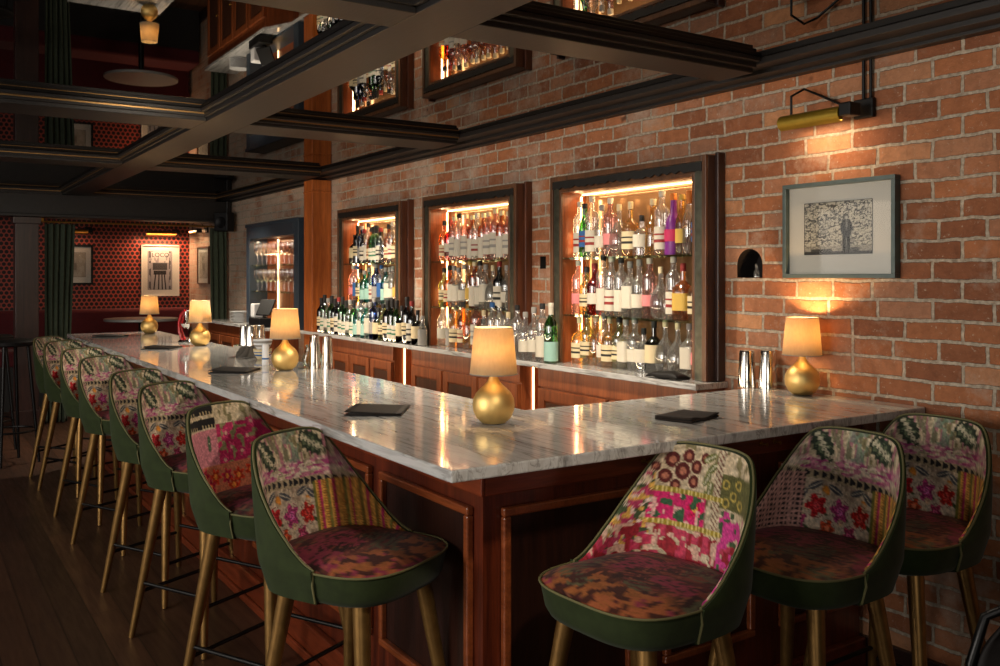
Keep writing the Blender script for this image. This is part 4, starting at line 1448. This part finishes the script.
def make_stool(var):
    t = bpy.data.objects.new('bar_stool', None)
    C.objects.link(t)
    # green seat box
    prof_ = [(SZ - 0.088, .80), (SZ - 0.078, .90), (SZ - 0.060, .945), (SZ - 0.012, .985), (SZ - 0.001, .985)]
    b = MB()
    seg = 64
    vs, fs = [], []
    for z, k in prof_:
        for q in range(seg):
            x, y = outline(2 * PI * q / seg, 0.006)
            vs.append((x * k, y * k, z))
    for i in range(len(prof_) - 1):
        for q in range(seg):
            q2 = (q + 1) % seg
            fs.append((i * seg + q, i * seg + q2, (i + 1) * seg + q2, (i + 1) * seg + q))
    fs.append(tuple(range(seg)))
    fs.append(tuple((len(prof_) - 1) * seg + q for q in range(seg)))
    b.add(vs, fs)
    b.build('seat_base', M['velvet'], t, smooth=True)

    def seat_fn(u, v):
        phi = 2 * PI * u
        k = v
        x, y = outline(phi, 0.010)
        d = 1 - k ** 4
        return ((x * k, y * k, SZ + 0.001 + 0.022 * d), (x * k, y * k))
    so = painted('seat', seat_fn, 96, 40, lambda X, Y: paint_seat(X, Y, var), M['seat_fabric'], t)
    pts = []
    for q in range(64):
        x, y = outline(2 * PI * q / 64, 0.006)
        pts.append((x, y, SZ + 0.001))
    MB().tube(pts, 0.0030, 6, True).build('seat_piping', M['piping'], t, smooth=True)
    # backrest: patterned inside
    zi = SZ - 0.004

    def in_fn(u, v):
        s = 2 * u - 1
        phi = s * WRAP
        z = zi + (SZ + rim_s(s) - 0.004 - zi) * v
        p = shell_pt(phi, z, 0.030 - 0.012 * v ** 6)
        return (p, (s * 0.40, z - SZ))
    painted('backrest', in_fn, 150, 96, lambda X, Z: paint_back(X, Z, var), M['fabric'], t)
    zb = SZ - 0.082

    def out_fn(u, v):
        s = 2 * u - 1
        z = zb + (SZ + rim_s(s) - zb) * v
        return shell_pt(s * WRAP, z, 0.004 * v ** 8 - .003 * (1 - v))
    ob = MB().grid(out_fn, 72, 18)
    # bottom lip tucks under
    ob.grid(lambda u, v: tuple(Vector(shell_pt((2 * u - 1) * WRAP, zb, -.003)) * Vector((1 - .2 * v, 1 - .2 * v, 1)) - Vector((0, 0, 0.012 * v))) if False else
            (lambda p: (p[0] * (1 - .2 * v), p[1] * (1 - .2 * v), p[2] - 0.012 * v))(shell_pt((2 * u - 1) * WRAP, zb, -.003)), 72, 3)
    # rim band between outside and inside
    ob.grid(lambda u, v: shell_pt((2 * u - 1) * WRAP, SZ + rim_s(2 * u - 1) - 0.004 * v, 0.004 + 0.014 * v), 72, 3)
    # front edge of each wing
    for s in (-1, 1):
        ob.grid(lambda u, v: shell_pt(s * WRAP, zb + (SZ + rim_s(s) - zb) * v, -.003 + .033 * u), 3, 6)
    ob.build('back_shell', M['velvet'], t, smooth=True)
    pts = [shell_pt((2 * q / 90 - 1) * WRAP, SZ + rim_s(2 * q / 90 - 1) + 0.001, 0.010) for q in range(91)]
    z1 = shell_pt(-WRAP, zb + 0.004, -.004); z2 = shell_pt(WRAP, zb + 0.004, -.004)
    MB().tube([z1] + [shell_pt(-WRAP, SZ - .03, -.004)] + pts + [shell_pt(WRAP, SZ - .03, -.004)] + [z2], 0.0030, 6).build('back_piping', M['piping'], t, smooth=True)
    feet = {}
    for sx in (-1, 1):
        for sy in (-1, 1):
            a = Vector((sx * .135, sy * .125, SZ - 0.087)); f = Vector((sx * .215, sy * .205, 0.0))
            MB().tube([f, f.lerp(a, .03), f.lerp(a, .5), a], [.0115, .0125, .0185, .0235], 16).build('leg', M['leg_gold'], t, smooth=True)
            feet[(sx, sy)] = (f, a)
    for p, q, h in (((-1, -1), (1, -1), .30), ((-1, 1), (1, 1), .30), ((-1, -1), (-1, 1), .36), ((1, -1), (1, 1), .36)):
        P = feet[p][0].lerp(feet[p][1], h); Q = feet[q][0].lerp(feet[q][1], h)
        MB().tube([P, Q], 0.0075, 10).build('footrest_bar', M['black_metal'], t, smooth=True)
    return t


G_ST = 'patchwork bar stools around the bar'
st_protos = [make_stool(v) for v in (0, 1, 3)]
st_used = [False, False, False]
# x, y, facing angle (0 faces +x), variant, label
STOOLS = [
    (-2.32, -1.90, 27, 0, 'patchwork bar stool nearest the bar corner on the long side, back topped with dark leaves'),
    (-3.01, -1.90, 27, 2, 'bar stool with black stripes atop its patchwork back, second along the long side'),
    (-3.76, -1.90, 27, 0, 'leaf patterned bar stool standing third from the bar corner on the long side'),
    (-4.38, -1.90, 27, 0, 'leaf patterned bar stool standing fourth from the bar corner on the long side'),
    (-5.27, -1.90, 27, 0, 'leaf patterned bar stool standing fifth from the bar corner on the long side'),
    (-5.95, -1.90, 27, 0, 'leaf patterned bar stool standing sixth from the bar corner on the long side'),
    (-6.74, -1.90, 27, 0, 'leaf patterned bar stool standing seventh from the bar corner on the long side'),
    (-7.28, -1.89, 40, 0, 'farthest bar stool of the long row, turned most towards the bar'),
    (-1.69, -1.42, -86, 1, 'bar stool with brown rosettes and hot pink on its back, nearest at the short arm'),
    (-1.640, -0.885, -88, 0, 'leaf topped bar stool between two others at the short arm of the bar'),
    (-1.655, -0.430, -88, 0, 'bar stool closest to the brick wall at the short arm of the bar'),
]
for x, y, a, v, lab in STOOLS:
    place(st_protos[v], st_used[v], (x, y, FZ + 0.0005), math.radians(a - 90), lab, 'bar stool', G_ST)
    st_used[v] = True

# dark metal chair whose back shows at the right edge
ch = thing('metal_chair', 'black metal chair with a rounded back, partly out of view by the brick wall', 'chair', (-0.965, -0.92, FZ), math.radians(200))
ch.scale = (1, 1, 0.88)
sp_ = MB().sqlathe([(0.19, .43, 1), (0.205, .438, 1), (0.20, .452, 1)], seg=36)
sp_.build('seat', M['leather'], ch, smooth=True)
bpn = MB().grid(lambda u, v: ((u - .5) * .36 * (1 - .25 * v ** 3), -0.19 - 0.03 * v + 0.05 * (2 * u - 1) ** 2, 0.50 + 0.26 * v * (1 - .25 * (2 * u - 1) ** 4)), 20, 12)
bpo = bpn.build('backrest', M['leather_brown'], ch, smooth=True)
s_ = bpo.modifiers.new('solid', 'SOLIDIFY'); s_.thickness = 0.012
hoop = [(-.175, -0.13, 0.43), (-.185, -0.15, 0.60), (-.16, -0.185, 0.72), (-.08, -0.215, 0.775), (0, -0.222, 0.785), (.08, -0.215, 0.775), (.16, -0.185, 0.72), (.185, -0.15, 0.60), (.175, -0.13, 0.43)]
MB().tube(hoop, 0.012, 10).build('back_hoop', M['black_metal'], ch, smooth=True)
for sx in (-1, 1):
    for sy in (-1, 1):
        MB().tube([(sx * .15, sy * .14, .43), (sx * .20, sy * .19, 0.0)], [.012, .010], 10).build('leg', M['black_metal'], ch, smooth=True)

# ================================================================== PICTURES
def paint_print(U, V, kind):
    if kind == 'street':
        n = vnoise(U * 26, V * 30, 51); n2 = vnoise(U * 60, V * 50, 52); n3 = vnoise(U * 9, V * 9, 53)
        img = np.ones((len(U), 3)) * col8(196, 190, 176)
        img = put(img, (np.abs(n - .5) < .10) * .9, col8(70, 70, 70))
        img = put(img, (n2 > .66) * (n3 > .4) * .8, col8(100, 100, 100))
        img = put(img, soft(V - .16, .02) * .7, col8(150, 146, 138))
        img = put(img, soft(V - .05, .01), col8(60, 60, 60))
        for x0, x1, h in ((.10, .42, .10), (.70, .82, .12)):
            img = put(img, soft(np.abs(U - (x0 + x1) / 2) - (x1 - x0) / 2, .01) * soft(V - h, .01) * .8, col8(52, 52, 52))
        # a standing figure in a jacket
        d, _, _ = ell(U, V, .635, .50, .085, .17)
        img = put(img, soft(d, .01), col8(48, 48, 50))
        for lx in (.605, .665):
            img = put(img, soft(np.abs(U - lx) - .026, .01) * soft(np.abs(V - .18) - .17, .01), col8(34, 34, 34))
        d, _, _ = ell(U, V, .625, .70, .045, .062)
        img = put(img, soft(d, .01), col8(60, 60, 60))
        d, _, _ = ell(U, V, .635, .685, .026, .036)
        img = put(img, soft(d, .01), col8(176, 172, 164))
        d, _, _ = ell(U, V, .640, .56, .016, .10)
        img = put(img, soft(d, .01) * .7, col8(150, 146, 140))
    elif kind == 'table':
        n = vnoise(U * 14, V * 14, 61)
        img = np.ones((len(U), 3)) * col8(150, 146, 150)
        img = put(img, soft(np.abs(U - .5) - .44, .01) * soft(.70 - V, .01) * (n > .35), col8(196, 192, 190))
        img = put(img, soft(np.abs(U - .5) - .30, .01) * soft(np.abs(V - .60) - .09, .01) * .85, col8(52, 52, 54))
        img = put(img, soft(np.abs(U - .5) - .26, .01) * soft(np.abs(V - .44) - .05, .01), col8(40, 38, 40))
        for lx, s in ((.32, -.18), (.46, -.05), (.58, .05), (.68, .16)):
            img = put(img, soft(np.abs(U - lx - s * (.4 - V)) - .024, .008) * soft(V - .42, .01), col8(32, 30, 32))
        img = put(img, soft(np.abs(np.abs(U - .5) - .41) - .04, .01) * (n > .4), col8(84, 82, 86))
    else:
        n = vnoise(U * 10, V * 8, 71)
        img = np.ones((len(U), 3)) * col8(176, 166, 152)
        d, _, _ = ell(U, V, .5, .5, .16, .34, .2)
        img = put(img, soft(d, .06) * .7, col8(120, 108, 98))
        img = put(img, (n > .62) * .4, col8(206, 198, 186))
    return img


M['print'] = attr_mat('print', 0.6, 0.0)
M['pic_glass'] = glass('picture_glass', (0.97, 0.98, 0.98, 1), 0.008, 0.06)


def picture(name_lab, cx, cy, cz, rz, w_, h_, ins, kind, frame, fw_=0.016, dep=0.028, group=None, words=()):
    """local: x across, y out of the wall is negative, z up"""
    t = thing('framed_picture', name_lab, 'picture', (cx, cy, cz), rz, group)
    a, b = w_ / 2, h_ / 2
    m = MB()
    m.box(-a, a, -dep, -0.001, b - fw_, b); m.box(-a, a, -dep, -0.001, -b, -b + fw_)
    m.box(-a, -a + fw_, -dep, -0.001, -b + fw_, b - fw_); m.box(a - fw_, a, -dep, -0.001, -b + fw_, b - fw_)
    m.build('frame', frame, t, bevel=0.0015)
    MB().box(-a + fw_, a - fw_, -0.010, -0.002, -b + fw_, b - fw_).build('mat_board', M['paper'], t)
    x0, x1, z0, z1 = ins
    po = painted('print', lambda u, v: ((x0 + (x1 - x0) * u, -0.0108, z0 + (z1 - z0) * v), (u, v)), 140, 110, lambda U, V: paint_print(U, V, kind), M['print'], t)
    m = MB()
    for q in ((x0 - .002, x1 + .002, z1, z1 + .002), (x0 - .002, x1 + .002, z0 - .002, z0), (x0 - .002, x0, z0, z1), (x1, x1 + .002, z0, z1)):
        m.box(q[0], q[1], -0.0112, -0.0102, q[2], q[3])
    m.build('print_border', M['black'], t)
    MB().box(-a + fw_, a - fw_, -0.0185, -0.017, -b + fw_, b - fw_).build('pane', M['pic_glass'], t)
    for s, z, fs in words:
        tc = bpy.data.curves.new('lettering', 'FONT')
        tc.body = s
        tc.size = fs
        tc.align_x = 'CENTER'
        tmp = bpy.data.objects.new('lettering_curve', tc)
        C.objects.link(tmp)
        bpy.context.view_layer.update()
        me = bpy.data.meshes.new_from_object(tmp.evaluated_get(bpy.context.evaluated_depsgraph_get()))
        bpy.data.objects.remove(tmp)
        to_ = bpy.data.objects.new('lettering', me)
        C.objects.link(to_)
        me.materials.clear()
        me.materials.append(M['black'])
        to_.rotation_euler = (PI / 2, 0, 0)
        to_.location = (0, -0.0116, z)
        to_.parent = t
    return t


picture('large framed print of a standing figure, on the bricks above the wall lamp', -2.165, 0, 1.695, 0, 0.490, 0.366,
        (-0.156, 0.139, -0.092, 0.104), 'street', M['picture_frame'], 0.016, 0.034)
picture('white matted black and white picture on the red hexagon wallpaper, behind the far lamp', XF, -0.345, 1.586, PI / 2, 0.442, 0.618,
        (-0.145, 0.135, -0.23, 0.235), 'table', M['paper'], 0.014, 0.024, words=(('LOCO', 0.165, 0.072),))
picture('dark edged picture half hidden by the left green curtain on the red wallpaper', XF, -1.32, 1.65, PI / 2, 0.44, 0.46,
        (-0.14, 0.14, -0.14, 0.14), 'blur', M['black'], 0.022, 0.024)
picture('small pale picture on the brick side wall beside the right green curtain', -10.83, 0, 1.645, 0, 0.47, 0.44,
        (-0.16, 0.16, -0.15, 0.15), 'blur', M['frame_brown'], 0.014, 0.024)


def picture_light(lab, loc, rz, w_, mat, power):
    t = thing('picture_light', lab, 'picture light', loc, rz, None)
    h = w_ / 2
    pts = [(0.034 * math.cos(a), 0.030 * math.sin(a)) for a in [PI * (0.40 + 1.02 * k / 14) for k in range(15)]]
    m = MB()
    vs = [(-h, y, z) for y, z in pts] + [(h, y, z) for y, z in pts]
    n = len(pts)
    m.add(vs, [(i, i + 1, n + i + 1, n + i) for i in range(n - 1)] + [tuple(range(n)), tuple(range(n, 2 * n))])
    s = m.build('shade', mat, t, smooth=True)
    MB().box(h, h + 0.05, -0.030, 0.034, -0.012, 0.036).build('end_block', M['black'], t, bevel=0.006)
    MB().tube([(-h + .04, -.0, .030), (-h + .04, .0, .10), (-h + .06, .05, .13), (-h + .09, .085, .11), (h - .03, .095, .03)], 0.005, 8).build('bracket_arm', M['black_metal'], t, smooth=True)
    MB().box(h - 0.02, h + 0.06, 0.085, 0.107, -0.01, 0.06).build('wall_plate', M['black'], t, bevel=0.004)
    MB().tube([(-h + 0.02, 0, 0.004), (h - 0.02, 0, 0.004)], 0.008, 10).build('tube', M['led_white'], t, smooth=True)
    return t


picture_light('dull brass picture light on the bricks above the framed print', (-2.21, -0.109, 2.105), 0, 0.27, M['brass'], 1)
light('AREA', 'picture_lamp_light', (-2.19, -0.100, 2.085), 1.1, (1, 0.66, 0.36), (-2.18, 0.0, 1.5), 0.24, 0.03)
cb = MB()
for dx in (0, 0.03):
    cb.tube([(-2.06 + dx, -0.012, 2.135), (-2.06 + dx, -0.012, ZB + 0.0)], 0.006, 8)
tag(cb.build('power_cable', M['black'], smooth=True), 'pair of black cables running up the bricks from the brass picture light', 'cable')
picture_light('dark picture light above the white matted picture on the red wallpaper', (XF + 0.109, -0.36, 2.03), PI / 2, 0.34, M['brass_dull'], 1)
light('AREA', 'picture_lamp_light', (XF + 0.16, -0.36, 2.02), 9, (1, 0.55, 0.30), (XF, -0.36, 1.35), 0.34, 0.04)
picture_light('dark picture light above the picture half hidden by the left curtain', (XF + 0.109, -1.32, 2.03), PI / 2, 0.30, M['brass_dull'], 1)
light('AREA', 'picture_lamp_light', (XF + 0.16, -1.32, 2.02), 0.5, (1, 0.55, 0.30), (XF, -1.32, 1.35), 0.30, 0.04)
light('AREA', 'picture_lamp_light', (-10.83, -0.14, 2.04), 4, (1, 0.68, 0.40), (-10.83, 0, 1.4), 0.3, 0.04)
picture_light('small picture light above the pale picture on the brick side wall', (-10.83, -0.109, 2.03), 0, 0.26, M['brass_dull'], 1)

# ================================================================== ALCOVE
def curtain(y0, y1, y0b, y1b, folds, lab, x=-9.84):
    t = thing('curtain', lab, 'curtain', (x, (y0 + y1) / 2, 0), 0, None)
    yc = (y0 + y1) / 2
    def fn(u, v):
        a = y0b + (y1b - y0b) * u - yc
        b_ = y0 + (y1 - y0) * u - yc
        y = a * (1 - v) + b_ * v
        k = 0.028 * (1 - .25 * v)
        return (k * math.sin(2 * PI * folds * u + .5 * math.sin(3 * v)) + .008 * math.sin(17 * u + 4 * v), y + .008 * math.sin(2 * PI * folds * u * 2), FZ + 0.01 + 1.94 * v)
    g = MB().grid(fn, folds * 14, 30)
    o = g.build('drape', M['curtain'], t, smooth=True)
    s = o.modifiers.new('solid', 'SOLIDIFY'); s.thickness = 0.004
    for k in range(5):
        y = (y0 + (y1 - y0) * (k + .5) / 5) - yc
        MB().tube([(.018 * math.cos(a), y, 2.048 + .018 * math.sin(a)) for a in [2 * PI * q / 14 for q in range(14)]], 0.003, 6, True).build('ring', M['brass_dull'], t, smooth=True)


curtain(-1.80, -1.53, -1.80, -1.60, 5, 'dark green curtain gathered at the left of the alcove opening')
curtain(-0.21, -0.035, -0.20, -0.035, 3, 'dark green curtain gathered at the right, against the brick wall')
rd = thing('curtain_rod', 'thin brass curtain rod across the top of the alcove opening', 'curtain rod', (-9.84, -0.94, 2.048))
MB().tube([(0, -0.90, 0), (0, 0.925, 0)], 0.009, 10).build('rod', M['brass_dull'], rd, smooth=True)
for y in (-0.88, 0.90):
    MB().box(-0.012, 0.012, y - 0.012, y + 0.012, 0.0, 0.036).build('bracket', M['brass_dull'], rd, bevel=0.002)

bq = thing('banquette', 'burgundy velvet banquette along the red hexagon wallpaper', 'banquette', (XF, -0.93, 0))
MB().box(0.005, 0.13, -1.2, 0.90, 0.62, 1.14).build('backrest', M['burgundy'], bq, bevel=0.04, bseg=4)
MB().box(0.132, 0.60, -1.2, 0.90, 0.55, 0.72).build('seat', M['burgundy'], bq, bevel=0.035, bseg=4)
MB().box(0.01, 0.56, -1.2, 0.90, FZ, 0.549).build('plinth', M['dark_wall'], bq)


def pedestal_table(x, y, h, r, lab, mat):
    t = thing('pedestal_table', lab, 'table', (x, y, FZ), 0, None)
    h -= FZ
    MB().lathe([(r - .012, h - .030), (r, h - .024), (r, h - .004), (r - .004, h), (0, h)], seg=40).build('table_top', mat, t, smooth=True)
    MB().lathe([(.035, .03), (.03, .06), (.03, h - .06), (.09, h - .0305)], seg=16).build('column', M['black_metal'], t, smooth=True)
    MB().lathe([(.24, 0), (.24, .008), (.05, .03), (.035, .035)], seg=28).build('foot', M['black_metal'], t, smooth=True)


pedestal_table(-10.45, -0.78, 1.06, 0.38, 'round grey table before the burgundy banquette', M['cloth_white'])


def dark_stool(x, y, h, lab):
    t = thing('backless_stool', lab, 'stool', (x, y, FZ + 0.0005), 0.4, 'backless stools in the dark corner')
    MB().lathe([(.15, h - .05), (.185, h - .04), (.19, h - .015), (.17, h), (0, h + .004)], seg=32).build('seat', M['leather'], t, smooth=True)
    for k in range(4):
        a = PI / 4 + k * PI / 2
        MB().tube([(.13 * math.cos(a), .13 * math.sin(a), h - .05), (.21 * math.cos(a), .21 * math.sin(a), 0)], [.014, .011], 10).build('leg', M['black_metal'], t, smooth=True)
    MB().tube([(.185 * math.cos(a), .185 * math.sin(a), .25) for a in [2 * PI * q / 32 for q in range(32)]], .008, 8, True).build('foot_ring', M['black_metal'], t, smooth=True)


pedestal_table(-9.05, -2.72, 1.05, 0.36, 'dark round high table in the dim left corner', M['frame_dark'])
dark_stool(-7.95, -2.26, 0.95, 'dark backless stool in the dim left corner, the nearer one')
dark_stool(-8.62, -2.36, 0.95, 'dark backless stool in the dim left corner, behind the nearer one')

spk = thing('wall_speaker', 'small black speaker high in the corner above the right curtain', 'speaker', (-9.55, -0.14, 1.985), 0.7)
MB().box(-0.08, 0.08, -0.07, 0.06, 0, 0.20).build('box', M['black'], spk, bevel=0.01)
gr = MB().lathe([(0, 0), (.030, .002), (.055, .006), (.060, 0.0)], seg=24)
gr.xf(Matrix.Translation((0, -0.0705, .09)) @ Matrix.Rotation(PI / 2, 4, 'X'))
gr.build('cone', M['black_metal'], spk, smooth=True)
MB().tube([(0, .05, .19), (0, .05, .318)], .012, 10).build('bracket', M['black_metal'], spk, smooth=True)
